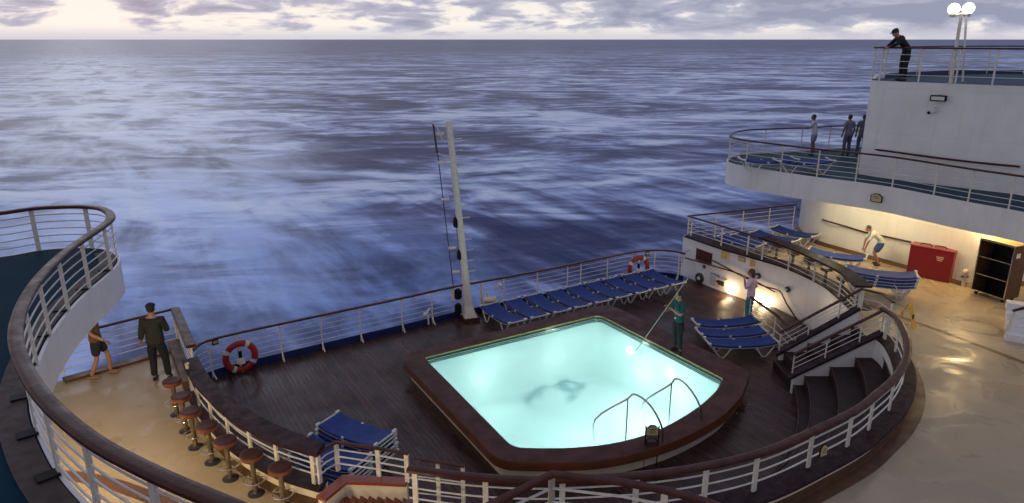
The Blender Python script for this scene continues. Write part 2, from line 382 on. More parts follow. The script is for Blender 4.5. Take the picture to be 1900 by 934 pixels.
def capprof(w, h):
    a = w/2
    return [(-a, -h*.75), (-a*.5, -h), (a*.5, -h), (a, -h*.75), (a, -h*.25), (a*.75, -h*.04), (a*.35, 0), (-a*.35, 0), (-a*.75, -h*.04), (-a, -h*.25)]
def railing(name, label, path, zb, nb, posts, group=None, cap=(.11, .05), post='round', pr=.022, br=.011, spacing=None,
            capmat='varnish', barz=None, foot=False, cat='railing', postmat='post', prange=None):
    """path: handrail top line; zb: height of the foot (number or list per path point)"""
    mid = path[len(path)//2]
    t = thing(name, label, cat, (mid.x, mid.y, zb if not isinstance(zb, list) else zb[len(path)//2]), group)
    MB().sweep(path, capprof(*cap)).build('handrail', capmat, t, True)
    zbl = zb if isinstance(zb, list) else [zb]*len(path)
    A = arclen(path); Ls = laterals(path)
    def zbat(s):
        for i in range(len(A)-1):
            if s <= A[i+1]: u = (s-A[i])/max(1e-9, A[i+1]-A[i]); return zbl[i]*(1-u)+zbl[i+1]*u
        return zbl[-1]
    if spacing:
        L = A[-1]; n = max(1, round(L/spacing)); ss = [min(max(.04, L*i/n), L-.04) for i in range(n+1)]
    else: ss = []
    if posts:
        for q in posts:
            best = min(range(len(path)*1), key=lambda i: (path[i].xy-Vector(q).xy).length); ss.append(min(max(A[best], .03), A[-1]-.03))
    for s_ in ss:
        p, d = at_s(path, s_); z0 = zbat(s_); b = MB()
        if post == 'flat':
            ang = math.atan2(d.y, d.x); b.box((p.x, p.y, (p.z-cap[1]+z0)/2+.002), (pr*2, .035, p.z-cap[1]-z0+.02), ang)
        else: b.tube([(p.x, p.y, z0), (p.x, p.y, p.z-cap[1]+.01)], pr, 8)
        if foot:
            l = Vector((d.y, -d.x, 0)); b.tube([p*1-Vector((0, 0, p.z-z0-.22)), Vector((p.x, p.y, z0+.12))+l*foot*.3, Vector((p.x, p.y, z0))+l*foot], .02, 6)
        b.build('post', postmat, t, True)
    for k in range(nb):
        f = (k+1)/(nb+1) if barz is None else barz[k]
        bp = [Vector((p.x, p.y, z+(p.z-cap[1]*.5-z)*f)) for p, z in zip(path, zbl)]
        MB().tube(bp, br, 6).build('bar', 'bar', t, True)
    return t
def lamp(kind, loc, energy, col, size=.2, name='lamp_light', rot=None, spot=None):
    l = bpy.data.lights.new(name, kind); l.energy = energy; l.color = col
    if kind == 'AREA': l.size = size
    else: l.shadow_soft_size = size
    if spot: l.spot_size = spot; l.spot_blend = .6
    o = bpy.data.objects.new(name, l); COL.objects.link(o); o.location = loc
    if rot: o.rotation_euler = rot
    return o
# ------------------------------------------------------------------ key lines of the ship (plan curves)
Z1, ZL, ZR, Z2, Z3 = 1.2, 1.5, 2.2, 4.0, 6.97
stern = smooth(US([(356, 648), (377, 633), (438, 617), (518, 600), (594, 584), (665, 569), (760, 549), (841, 531), (935, 514), (1025, 497), (1078, 486), (1128, 476), (1174, 467), (1216, 463), (1250, 465), (1271, 470)], 1.05), 6)
stern = relax(stern, 3)
nearc = smooth(US([(1638, 570), (1661, 586), (1678, 613), (1685, 640), (1680, 669), (1661, 699), (1628, 728), (1592, 756), (1524, 790), (1425, 833), (1312, 861), (1200, 877), (1093, 884), (996, 887), (900, 883), (829, 876), (757, 866)], ZR), 6)
nearc = relax(nearc, 2)
barL = smooth(US([(587, 842), (506, 818), (432, 779), (398, 750), (364, 716), (345, 687), (337, 669)], 2.25), 6)      # stool side
barP = smooth(US([(602, 822), (525, 793), (480, 770), (419, 731), (387, 696), (366, 661)], 2.25), 7)                   # pool side
wallc = relax(smooth(US([(1271, 437), (1338, 460), (1393, 476), (1457, 495), (1521, 524), (1553, 548), (1581, 573)], ZL), 8), 2)
loungec = relax(smooth(US([(1277, 400), (1341, 419), (1418, 443), (1467, 460), (1521, 484), (1563, 506), (1592, 531)], ZR), 8), 2)
cornerL = U(324, 571, ZR); shortR = [cornerL, U(354, 640, ZR)]
seaR = [U(1277, 400, ZR), U(1477, 379, ZR)]
seaL = [U(100, 626, ZR), U(199, 602, ZR), cornerL]
dockL = Vector((-12.5, 11.0, 0)); dockR = Vector((13.0, 26.6, 0))
# ------------------------------------------------------------------ sea
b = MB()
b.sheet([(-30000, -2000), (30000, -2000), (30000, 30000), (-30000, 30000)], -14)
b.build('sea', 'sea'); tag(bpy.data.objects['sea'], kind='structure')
# ------------------------------------------------------------------ pool lines
ZP, ZW = .5, .30
pin = []
def arc_corner(p0, c, p1, r, n=6):
    """round the corner c between p0 and p1"""
    a = (p0-c).normalized(); bb = (p1-c).normalized(); A = c+a*r; B = c+bb*r; out = []
    for i in range(n+1):
        t = i/n; out.append(A*(1-t)**2+c*2*t*(1-t)+B*t*t)
    return out
cA, cB, cC, cD = U(786, 663, ZP), U(1112, 583, ZP), U(1343, 702, ZP), U(952, 831, ZP)
front = [U(x, y, ZP) for x, y in ((1333, 722), (1300, 752), (1250, 784), (1195, 808), (1130, 824), (1060, 831), (1010, 832))]
pool_in = arc_corner(cD, cA, cB, .12)+arc_corner(cA, cB, cC, .30)+arc_corner(cB, cC, front[0], .1)+smooth(front, 4)+arc_corner(front[-1], cD, cA, .25)
oA, oB = U(738, 660, ZP), U(1128, 563, ZP)
oC = U(1393, 690, ZP)
ofront = [U(x, y, ZP) for x, y in ((1376, 735), (1340, 772), (1270, 811), (1190, 838), (1105, 854), (1020, 858))]
oD = U(925, 856, ZP)
pool_out = arc_corner(oD, oA, oB, .55, 8)+arc_corner(oA, oB, oC, .6, 8)+arc_corner(oB, oC, ofront[0], .35)+smooth(ofront, 5)+arc_corner(ofront[-1], oD, oA, .35)
def shrink(poly, d):
    n = len(poly); c = sum((p for p in poly), Vector((0, 0, 0)))/n; out = []
    area = sum(poly[i].x*poly[(i+1) % n].y-poly[(i+1) % n].x*poly[i].y for i in range(n))
    sg = 1 if area > 0 else -1
    for i in range(n):
        t = (poly[(i+1) % n]-poly[i-1]); t.z = 0; t.normalize(); l = Vector((-t.y, t.x, 0))*sg; out.append(poly[i]+l*d)
    return out
base_out = shrink(pool_out, .16)
def ring(mb, a, b_, za, zb_):
    n = len(a); k = len(mb.v); return None
def band(mb, poly, z0, z1):
    n = len(poly); vs = [Vector((p.x, p.y, z0)) for p in poly]+[Vector((p.x, p.y, z1)) for p in poly]
    return mb.add(vs, [(i, (i+1) % n, (i+1) % n+n, i+n) for i in range(n)])
# ------------------------------------------------------------------ decks
hull_line = [dockL+Vector((-4, -9, 0)), dockL, setz([cornerL], 0)[0]]+offset(stern, -.05, 0)+[setz(seaR, 0)[0]+Vector((.2, .15, 0)), setz(seaR, 0)[1], dockR]
pd = [(p.x, p.y) for p in hull_line]+[(16, 20), (16, 2), (-14, 2)]
o = MB().sheet(pd, 0, [[(p.x, p.y) for p in base_out]]).build('pool_deck', 'teak'); tag(o, kind='structure')
arc_ = smooth(US([(60, 884), (115, 882), (160, 887), (205, 897), (250, 912), (300, 932), (360, 965)], Z1+.004), 4)
o = MB().sweep(arc_, [(-.13, 0), (.13, 0)], False).build('painted_floor_band', 'skirt'); tag(o, kind='structure')
hl = setz(hull_line, -.01)
t = thing('ship_hull', 'white stern plating dropping to the sea below the aft railings', 'hull', (0, 20, -14))
MB().sweep([Vector((p.x, p.y, 0)) for p in hl], [(0, -.01), (0, -16)], False).build('shell_plating', 'white', t)
# terrace sheet: everything round the sunken pool deck
inner = [setz([cornerL], 0)[0], setz(shortR, 0)[1]]+setz(list(reversed(barP)), 0)+[U(757, 842, ZR), setz([nearc[-1]], 0)[0]]
inner += setz(list(reversed(nearc)), 0)
stairY1, stairY0, stairX1 = 16.5, 15.1, nearc[0].x
inner += [Vector((8.78, stairY1, 0))]+setz(list(reversed(wallc)), 0)
terr = [(p.x, p.y) for p in inner]+[(seaR[1].x, seaR[1].y), (dockR.x, dockR.y), (17, 20), (17, 1), (-14.5, 1), (dockL.x, dockL.y), (seaL[0].x, seaL[0].y)]
o = MB().sheet(terr, Z1).build('terrace_deck', 'beige'); tag(o, kind='structure')
# retaining walls between the terrace and the pool deck
def wallstrip(name, label, path, z0, z1, th=.06, m='white', cat='wall', capw=None, capm='varnish'):
    p = path[len(path)//2]; t = thing(name, label, cat, (p.x, p.y, z0))
    MB().sweep(setz(path, 0), [(-th/2, z0), (th/2, z0), (th/2, z1), (-th/2, z1)]).build('wall_panel', m, t, True)
    if capw: MB().sweep(setz(path, z1), rectprof(capw, .05, .01, 0, .025)).build('wood_cap', capm, t, True)
    return t
exec_later = []
# ------------------------------------------------------------------ pool
pc = sum(pool_out, Vector((0, 0, 0)))/len(pool_out)
pool = thing('swimming_pool', 'lit turquoise pool with dark red wooden coping sunk in the aft deck', 'pool', (pc.x, pc.y, 0))
def ringsheet(outer, innr, z): return MB().sheet([(p.x, p.y) for p in outer], z, [[(p.x, p.y) for p in innr]])
rb = ringsheet(pool_out, pool_in, ZP)
band(rb, pool_in, ZP-.09, ZP); rb.build('coping_top', 'rim', pool)
rs = MB(); lip = shrink(pool_out, -.012)
n_ = len(pool_out)
vs = [Vector((p.x, p.y, z)) for z, L_ in ((ZP, pool_out), (ZP-.03, lip), (ZP-.2, lip), (ZP-.22, base_out)) for p in L_]
rs.add(vs, [(k*n_+i, k*n_+(i+1) % n_, (k+1)*n_+(i+1) % n_, (k+1)*n_+i) for k in range(3) for i in range(n_)])
rs.build('coping_side', 'rimside', pool, True)
band(MB(), base_out, 0, ZP-.215).build('base_wall', 'cream', pool, True)
gut_o = pool_in; gut_i = shrink(pool_in, .035)
gb = MB(); band(gb, shrink(pool_in, .004), ZW-1.6, ZW+.02); gb.build('basin_wall', 'poolpaint', pool, True)
tb = MB(); band(tb, shrink(pool_in, .012), ZW-.02, ZP-.05); tb.build('tile_band', 'tile', pool, True)
bt = MB(); band(bt, shrink(pool_in, .006), ZP-.06, ZP-.012)
bt.build('gutter_trim', 'brasstrim', pool, True)
for dz in (.055, .10):
    MB().tube([Vector((p.x, p.y, ZW+dz)) for p in shrink(pool_in, .05)], .008, 6, closed=True).build('gutter_rail', 'chrome', pool, True)
def floormat():
    m = mat('pool_floor_with_marks', (.68, .85, .84), .6); nt = m.node_tree; N, L = nt.nodes, nt.links; b = N['Principled BSDF']
    g = N.new('ShaderNodeNewGeometry'); n = N.new('ShaderNodeTexNoise'); n.inputs['Scale'].default_value = 1.5; n.inputs['Detail'].default_value = 1; L.new(g.outputs['Position'], n.inputs['Vector'])
    tot = None
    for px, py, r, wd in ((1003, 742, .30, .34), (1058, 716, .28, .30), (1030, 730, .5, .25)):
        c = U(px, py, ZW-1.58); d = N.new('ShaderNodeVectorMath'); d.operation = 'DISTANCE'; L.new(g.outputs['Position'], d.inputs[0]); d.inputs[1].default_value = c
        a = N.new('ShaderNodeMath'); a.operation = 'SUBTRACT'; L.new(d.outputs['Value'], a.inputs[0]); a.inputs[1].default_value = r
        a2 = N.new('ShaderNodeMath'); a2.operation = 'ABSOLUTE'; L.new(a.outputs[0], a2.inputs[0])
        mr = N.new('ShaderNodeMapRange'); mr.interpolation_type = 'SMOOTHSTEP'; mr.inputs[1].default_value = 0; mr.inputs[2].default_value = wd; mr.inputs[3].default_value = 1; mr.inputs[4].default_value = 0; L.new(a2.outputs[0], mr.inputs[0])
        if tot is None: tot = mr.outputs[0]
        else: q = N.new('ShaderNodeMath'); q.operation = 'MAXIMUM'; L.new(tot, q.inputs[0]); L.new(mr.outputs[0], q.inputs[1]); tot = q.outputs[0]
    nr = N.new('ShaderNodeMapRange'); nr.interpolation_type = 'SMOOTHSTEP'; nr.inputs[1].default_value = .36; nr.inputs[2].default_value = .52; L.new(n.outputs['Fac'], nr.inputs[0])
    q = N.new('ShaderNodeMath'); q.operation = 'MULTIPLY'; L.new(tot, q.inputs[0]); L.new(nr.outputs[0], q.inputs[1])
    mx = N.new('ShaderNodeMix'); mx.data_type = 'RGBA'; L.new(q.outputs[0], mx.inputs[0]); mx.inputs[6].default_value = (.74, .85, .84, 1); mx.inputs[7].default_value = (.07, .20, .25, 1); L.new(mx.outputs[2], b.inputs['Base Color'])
    return m
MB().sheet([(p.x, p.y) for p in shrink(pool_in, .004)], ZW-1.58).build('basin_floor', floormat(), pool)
MB().sheet([(p.x, p.y) for p in shrink(pool_in, .012)], ZW).build('water_surface', 'water', pool)
for px, py in ((1190, 640), (1262, 680)):
    p = U(px, py, ZW-.32); e = (cC-cB).normalized(); nrm = Vector((-e.y, e.x, 0))
    if (pc-p).dot(nrm) < 0: nrm = -nrm
    # slide the lamp onto the basin wall
    a = cB; dist = (p-a).dot(nrm); p = p-nrm*(dist-.03); p.z = ZW-.40
    R = nrm.to_track_quat('Z', 'Y').to_matrix()
    b = MB().lathe([(.09, 0), (.09, .02), (.05, .035)], (0, 0, 0), 18); b.v = [p+R @ v for v in b.v]; b.build('underwater_lamp', 'underlamp', pool, True)
cpool = sum(pool_in, Vector((0, 0, 0)))/len(pool_in)
PL = (.86, 1.0, .95)
def wall_light(p, q, t, e, z=ZW-.85):
    d = (q-p); d.z = 0; m_ = p.lerp(q, t); l = Vector((-d.y, d.x, 0)).normalized()
    if (cpool-m_).dot(l) < 0: l = -l
    m_ = m_+l*.55; lamp('POINT', (m_.x, m_.y, z), e*.60, PL, .05, 'underwater_light')
wall_light(cA, cB, .30, 18); wall_light(cA, cB, .72, 12); wall_light(cB, cC, .42, 22); wall_light(cB, cC, .72, 26)
wall_light(front[5], front[4], .5, 40); wall_light(front[3], front[2], .5, 60); wall_light(cA, cD, .75, 10)
def UYp(px, py, Y):
    u, v = px-950, py-467; t = Y/(F*CT-v*ST); return Vector((u*t, Y, H-t*(F*ST+v*CT)))
def hoop(basepx, pts, up, label):
    b0 = U(*basepx, .3); P = [b0]
    far = U(*pts[-1], ZW-.1)
    n = len(pts)
    for i, q in enumerate(pts[:-1]):
        Y = b0.y+(far.y-b0.y)*((q[0]-basepx[0])/(pts[-1][0]-basepx[0])); P.append(UYp(q[0], q[1], Y))
    P.append(far); P = smooth(P, 4)
    t = thing('pool_handrail', label, 'handrail', (b0.x, b0.y, .3), 'steel handrails at the pool steps')
    MB().tube(P, .02, 10).build('hoop', 'chrome', t, True)
    Y = b0.y+(far.y-b0.y)*((up[0][0]-basepx[0])/(pts[-1][0]-basepx[0]))
    a = UYp(up[0][0], up[0][1], Y); bb = Vector((a.x, a.y, ZW-.9)); MB().tube([a, bb], .016, 8).build('upright', 'chrome', t, True)
    return t
hoop((1229, 836), [(1229, 800), (1221, 776), (1206, 752), (1190, 738), (1175, 732), (1162, 742), (1105, 778), (1103, 826)], ((1165, 740),), 'left polished steel hoop handrail at the pool steps, behind the small sign')
hoop((1300, 796), [(1301, 765), (1293, 742), (1280, 722), (1265, 707), (1252, 704), (1242, 715), (1194, 748), (1192, 790)], ((1246, 712),), 'right polished steel hoop handrail at the pool steps, nearer the lounge chairs')
# pool sign on a stand
def arched(w, h, th, n=8):
    pts = [(-w/2, 0), (w/2, 0), (w/2, h*.78)]
    pts += [(w/2-w*.14-w*.36*i/n*1.0, h*.78+h*.22*math.sin(PI*.5*min(1, i/(n*.6)))) for i in range(n+1)]
    pts += [(-x, z) for x, z in reversed(pts[3:])][1:]+[(-w/2, h*.78)]
    vs = [(x, -th/2, z) for x, z in pts]+[(x, th/2, z) for x, z in pts]; k = len(pts)
    return vs, [tuple(range(k)), tuple(range(2*k-1, k-1, -1))]+[(i, (i+1) % k, (i+1) % k+k, i+k) for i in range(k)]
def signplate(parent, loc, w, h, rz=0, tilt=0, lines=3):
    R = Matrix.Rotation(rz, 3, 'Z') @ Matrix.Rotation(tilt, 3, 'X'); L_ = Vector(loc)
    for nm, m, k, th, dy in (('frame', 'black', 1.0, .02, 0), ('plate', 'gold', .84, .02, -.006)):
        vs, fs = arched(w*k, h*k, th); b = MB().add([L_+R @ Vector((v[0], v[1]+dy, v[2]+h*(1-k)/2)) for v in vs], fs); b.build(nm, m, parent)
    for i in range(lines):
        b = MB().box((0, 0, 0), (w*(.5-.08*(i % 2)), .004, h*.05)); b.v = [L_+R @ (v+Vector((0, -.019, h*(.66-i*.17)))) for v in b.v]; b.build('lettering', 'dark', parent)
ps = U(1206, 866, 0); st = thing('pool_sign', 'small arched gold pool rules sign on a black stand beside the pool hoops', 'sign', ps)
for d in (-.13, .13): MB().tube([ps+Vector((d, 0, 0)), ps+Vector((d, 0, .92))], .013, 8).build('leg', 'black', st, True)
MB().tube([ps+Vector((-.13, 0, .55)), ps+Vector((-.08, 0, .63)), ps+Vector((0, 0, .66)), ps+Vector((.08, 0, .63)), ps+Vector((.13, 0, .55))], .012, 8).build('arch_brace', 'black', st, True)
MB().box(ps+Vector((0, 0, .46)), (.24, .01, .22)).build('lower_panel', 'dark', st)
signplate(st, ps+Vector((0, 0, .70)), .27, .24)
# ------------------------------------------------------------------ stern railing
bz = [.30, .45, .60, .74, .88]
sp = [U(x, y, 0) for x, y in ((382, 697), (449, 682), (526, 665), (600, 646), (672, 629), (738, 613), (797, 599), (860, 585), (926, 566), (980, 551), (1037, 538))]
stt = railing('stern_railing', 'long curved white railing with a wooden handrail and navy toe plate along the open stern', stern, 0, 5, [(p.x, p.y) for p in sp]+[(p.x, p.y) for p in (U(1078, 486, 1.05), U(1128, 476, 1.05), U(1174, 467, 1.05), U(1216, 463, 1.05), U(1262, 468, 1.05))],
              cap=(.12, .055), pr=.02, br=.010, barz=bz, foot=.16)
MB().sweep(offset(stern, .0, 0), [(-.03, 0), (.0, 0), (.0, .20), (-.03, .20)]).build('toe_plate', 'navy', stt, True)
# ------------------------------------------------------------------ terrace walls, ledges and railings round the sunken deck
# near / right-hand curve
led = setz(nearc, ZL)
kt = thing('curved_parapet', 'dark wooden ledge over a brown curb along the right curved terrace edge', 'parapet', (nearc[40].x, nearc[40].y, Z1))
MB().sweep(led, [(-.26, -.05), (.16, -.05), (.16, 0), (-.26, 0)]).build('ledge', 'counter', kt, True)
MB().sweep(led, [(-.20, -.16), (-.17, -.16), (-.17, -.052), (-.20, -.052)]).build('cream_strip', 'cream', kt, True)
MB().sweep(led, [(-.215, -.30), (-.17, -.30), (-.17, -.163), (-.215, -.163)]).build('brown_skirt', 'skirt', kt, True)
MB().sweep(led, [(.10, -1.5), (.14, -1.5), (.14, -.052), (.10, -.052)]).build('pool_side_panel', 'white', kt, True)
MB().sweep(setz(nearc, Z1+.004), [(-.46, 0), (-.222, 0)], False).build('floor_margin', 'skirt', kt, True)
npx = [(1592, 767), (1528, 800), (1425, 846), (1312, 870), (1182, 882), (1043, 889), (902, 889), (771, 870)]
npx2 = [(1640, 736), (1668, 700), (1684, 655), (1672, 600), (1646, 578)]
rr = railing('curved_railing', 'long curved railing of three white bars and a thick dark handrail on the terrace ledge', nearc, ZL, 3, [U(x, y, ZR).xy for x, y in npx+npx2],
             cap=(.15, .075), post='flat', pr=.04, br=.014, barz=[.25, .52, .78])
# small plaque on it
p = U(1525, 812, ZR-.1); q = thing('railing_plaque', 'small arched gold notice fixed to a post of the curved railing', 'sign', p+Vector((0, -.03, -.3)))
signplate(q, p+Vector((.02, -.07, -.30)), .17, .22, 0.5)
# bar counters
def counter(name, label, side_a, side_b, z, cat='counter'):
    c = side_a[len(side_a)//2]; t = thing(name, label, cat, (c.x, c.y, Z1))
    MB().prism([(p.x, p.y) for p in side_a]+[(p.x, p.y) for p in reversed(side_b)], z-.07, z).build('countertop', 'counter', t, bevel=.012)
    return t
ZF = 1.62
bc = counter('bar_counter', 'long curved wet wooden counter behind the row of brown bar stools', barL, barP, 2.25)
barM = [(a+b_)*.5 for a, b_ in zip(smooth([barL[i] for i in range(0, len(barL), 3)], 4), smooth([barP[i] for i in range(0, len(barP), 3)], 4))]
def resample(path, n):
    A = arclen(path); return [at_s(path, A[-1]*i/(n-1))[0] for i in range(n)]
RL, RP = resample(barL, 40), resample(barP, 40)
RM = [a.lerp(b_, .62) for a, b_ in zip(RL, RP)]; RO = [a.lerp(b_, .30) for a, b_ in zip(RL, RP)]
FO = offset(RL, -.02)
poly = [(p.x, p.y) for p in FO]+[(p.x, p.y) for p in reversed(RP)]
MB().prism(poly, ZF-.05, ZF).build('foot_ledge', 'counter', bc)
MB().sweep(setz(offset(RL, .03), 0), [(0, Z1), (.04, Z1), (.04, ZF-.052), (0, ZF-.052)]).build('front_panel', 'brownbox', bc, True)
MB().sweep(setz(offset(RL, .026), 0), [(-.012, ZF-.20), (0, ZF-.20), (0, ZF-.052), (-.012, ZF-.052)]).build('cream_band', 'cream', bc, True)
MB().sweep(setz(RP, 0), [(-.05, 0), (0, 0), (0, ZF-.052), (-.05, ZF-.052)]).build('back_panel', 'white', bc, True)
for s_ in (.15, .9, 1.6, 2.35, 3.1, 3.9, 4.6, 5.3):
    q = at_s(setz(RO, 0), min(s_, arclen(RO)[-1]-.05)); p, d = q
    MB().box((p.x, p.y, (ZF+2.18)/2), (.07, .035, 2.18-ZF), math.atan2(d.y, d.x)).build('post', 'post', bc)
for f in (.32, .66):
    MB().tube([Vector((p.x, p.y, ZF+(2.18-ZF)*f)) for p in RO], .014, 6).build('bar', 'bar', bc, True)
    MB().tube([Vector((p.x, p.y, ZF+(2.18-ZF)*f)) for p in RM], .011, 6).build('bar', 'bar', bc, True)
# white sausage cup on the counter
p = U(348, 684, 2.25); t = thing('cup', 'small cream cup left standing at the far end of the bar counter', 'cup', p)
MB().lathe([(.028, 0), (.038, .10), (.041, .105), (.034, .105), (.026, .01)], p, 16).build('cup_body', 'cream', t, True)
# short railing beyond the counter and the sea railing behind the standing man
railing('side_railing', 'short thick topped railing between the end of the bar counter and the stern corner', [cornerL, shortR[1].lerp(cornerL, .5), shortR[1]], Z1, 5, [cornerL.xy, shortR[1].xy], cap=(.2, .07), pr=.025)
t = railing('sea_railing', 'straight white railing over the water behind the man in the dark jacket', seaL, Z1+.1, 5, [], spacing=1.9, cap=(.10, .05))
MB().sweep(setz(seaL, Z1), [(-.02, 0), (.22, 0), (.22, .06), (-.02, .06)]).build('gutter_board', 'skirt', t)
MB().sweep(setz([seaL[0], seaL[-1], shortR[1]], 0), [(-.03, 0), (0, 0), (0, Z1+.02), (-.03, Z1+.02)]).build('side_plating', 'white', t)
MB().sweep(setz(shortR, Z1), [(.02, 0), (.25, 0), (.25, .22), (.02, .22)]).build('wood_curb', 'skirt', t)
# stair-head railing and its cream wall, bottom centre
sh = [U(587, 843, ZR), U(603, 829, ZR), U(623, 819, ZR), U(700, 830, ZR), U(757, 840, ZR)]
zb_ = 1.68
railing('stair_head_railing', 'short white railing with thin wooden handrail above the cream stairwell wall', sh, zb_, 3, [sh[0].xy, U(619, 822, ZR).xy, U(687, 830, ZR).xy, U(741, 838, ZR).xy], cap=(.07, .04), post='flat', pr=.035, br=.014)
sw = thing('stairwell_wall', 'bright cream stairwell wall with a red varnished cap below the short railing', 'wall', (sh[2].x, sh[2].y, .6))
wl = [U(590, 922, zb_), U(637, 884, zb_), U(700, 886, zb_), U(757, 889, zb_)]
MB().sweep(setz(wl, zb_), [(-.04, -.05), (.14, -.05), (.14, 0), (-.04, 0)]).build('cap', 'redwood', sw)
MB().sweep(setz(wl, 0), [(0, .4), (.08, .4), (.08, zb_-.052), (0, zb_-.052)]).build('wall_panel', 'cream', sw)
for i in range(8):
    a = wl[1].lerp(wl[3], (i+.1)/7.6) if i < 8 else None
    b = MB(); w = .16; zt = 1.40-.0*i
    d = (wl[3]-wl[1]).normalized(); n0 = Vector((d.y, -d.x, 0))
    a = a+n0*.0; A0 = Vector((a.x, a.y, 0)); q = lambda s, z, o: A0+d*s*w+n0*(o+.004)+Vector((0, 0, z))
    b.add([q(0, zt, 0), q(1, zt-.11, 0), q(0, zt-.4, 0), q(1, zt-.4, 0), q(0, zt, .9), q(1, zt-.11, .9), q(0, zt-.4, .9), q(1, zt-.4, .9)], [(0, 1, 3, 2), (4, 6, 7, 5), (0, 4, 5, 1), (2, 3, 7, 6), (0, 2, 6, 4), (1, 5, 7, 3)])
    b.build('tread', 'redwood', sw)
# companion stair going down to the pool deck (teal lit little handrail)
gr = [U(768, 850, ZR), U(812, 856, ZR-.02), U(862, 864, ZR-.06)]
railing('stair_side_railing', 'short pool-lit stair railing just behind the left end of the curved railing', gr, ZL-.5, 3, [p.xy for p in gr[1:]], cap=(.06, .035), post='flat', pr=.03, br=.011)
# handrail of the stair below the photographer
fg = smooth([U(860, 968, 2.3), U(1024, 874, 2.6), U(1090, 882, 2.6), U(1157, 891, 2.6), U(1234, 907, 2.6), U(1300, 924, 2.6), U(1400, 960, 2.6)], 1)
fgp = [U(700, 1060, 2.2), U(905, 936, 2.45), U(1024, 876, 2.6), U(1157, 891, 2.6), U(1234, 906, 2.6), U(1300, 924, 2.6), U(1420, 965, 2.6)]
railing('near_stair_railing', 'near bent wooden handrail crossing in front of the curved railing at bottom centre', fgp, 1.9, 2, [U(990, 893, 2.6).xy, U(1026, 876, 2.6).xy, U(1262, 912, 2.6).xy], cap=(.13, .07), post='flat', pr=.045, br=.02)
# ------------------------------------------------------------------ white curved wall on the right of the pool deck
cw = thing('curved_bulkhead', 'white curved bulkhead with dark wood edging behind the woman in pink', 'wall', (wallc[30].x, wallc[30].y, 0))
MB().sweep(setz(wallc, 0), [(0, 0), (-.06, 0), (-.06, ZL-.052), (0, ZL-.052)]).build('wall_panel', 'whitewall', cw, True)
MB().sweep(setz(wallc, ZL), [(-.5, -.05), (.05, -.05), (.05, 0), (-.5, 0)]).build('wood_cap', 'counter', cw, True)
e0 = wallc[0]; MB().sweep([setz([e0], 0)[0]+Vector((.1, .25, 0)), setz([e0], 0)[0]], [(0, 0), (.06, 0), (.06, ZL-.052), (0, ZL-.052)]).build('end_panel', 'whitewall', cw)
def onwall(px, py, out=.0):
    """point on the bulkhead's face seen at the given place of the photo"""
    best = None
    for i in range(len(wallc)-1):
        for k in range(4):
            q = wallc[i].lerp(wallc[i+1], k/4); v = py-467; Y = q.y; t = Y/(F*CT-v*ST); x = (px-950)*t
            if best is None or abs(x-q.x) < best[0]: best = (abs(x-q.x), Vector((q.x, q.y, H-t*(F*ST+v*CT))), (wallc[i+1]-wallc[i]))
    d = best[2]; d.z = 0; d.normalize(); n = Vector((d.y, -d.x, 0)); return best[1]+n*out, d, n
def wallbar(pts, name, label, cat='handrail', r=.022, m='varnish'):
    P = [onwall(x, y, .09)[0] for x, y in pts]; t = thing(name, label, cat, P[0]); MB().tube(smooth(P, 3), r, 8).build('rail', m, t, True)
    for x, y in pts[::2]:
        a, d, n = onwall(x, y, .09); MB().tube([a, a-n*.09+Vector((0, 0, -.03))], .01, 6).build('bracket', 'chrome', t)
    return t
wallbar([(1275, 478), (1310, 488), (1350, 500), (1386, 512), (1440, 541)], 'wall_handrail', 'upper wooden handrail sloping along the white curved bulkhead')
wallbar([(1326, 483), (1352, 497), (1380, 512), (1420, 530), (1449, 539), (1462, 560), (1480, 588), (1501, 618)], 'stair_wall_handrail', 'lower dark handrail bending down the bulkhead to the corner stair')
def wallbox(name, label, cat, px, py, w, h, dep, m, parts=()):
    a, d, n = onwall(px, py, 0); ang = math.atan2(d.y, d.x); t = thing(name, label, cat, a)
    MB().box(a+n*dep/2, (w, dep, h), ang).build('body', m, t, bevel=.006)
    for nm, dx, dz, ww, hh, dd, mm in parts:
        MB().box(a+n*(dep+dd/2)+d*dx+Vector((0, 0, dz)), (ww, dd, hh), ang).build(nm, mm, t)
    return t
wallbox('dark_window', 'dark reddish rectangular window at the far end of the white bulkhead', 'window', 1306, 476, .75, .36, .03, 'black', (('frame', 0, .2, .8, .025, .01, 'redwood'), ('frame', 0, -.2, .8, .025, .01, 'redwood'), ('glass', 0, 0, .7, .33, .004, 'rim')))
wallbox('yellow_call_box', 'small yellow and cream box fixed under the bulkhead edging', 'box', 1347, 473, .26, .24, .12, 'gold', (('panel', -.05, 0, .1, .16, .01, 'yellow'),))
wallbox('name_sign', 'small grey sign plate on the bulkhead right of the yellow box', 'sign', 1376, 481, .28, .15, .015, 'dark', (('plate', 0, 0, .24, .11, .004, 'gold'), ('lettering', 0, .02, .18, .015, .003, 'dark'), ('lettering', 0, -.02, .15, .015, .003, 'dark')))
wallbox('yellow_light', 'small yellow lantern hanging under the bulkhead edging above the woman', 'lamp', 1398, 489, .13, .2, .1, 'gold', (('lens', 0, .03, .08, .08, .02, 'yellow'),))
wallbox('grey_hatch', 'grey blue access hatch low on the bulkhead', 'hatch', 1327, 519, .38, .40, .02, 'dark', (('door', 0, 0, .34, .36, .008, 'plast'), ('latch', .12, 0, .03, .05, .02, 'dark')))
wallbox('white_control_box', 'white control box with dark dials beside the grey hatch', 'box', 1340, 524, .42, .28, .1, 'cream', (('panel', .04, 0, .26, .16, .01, 'dark'), ('dial', -.12, .02, .06, .06, .02, 'black')))
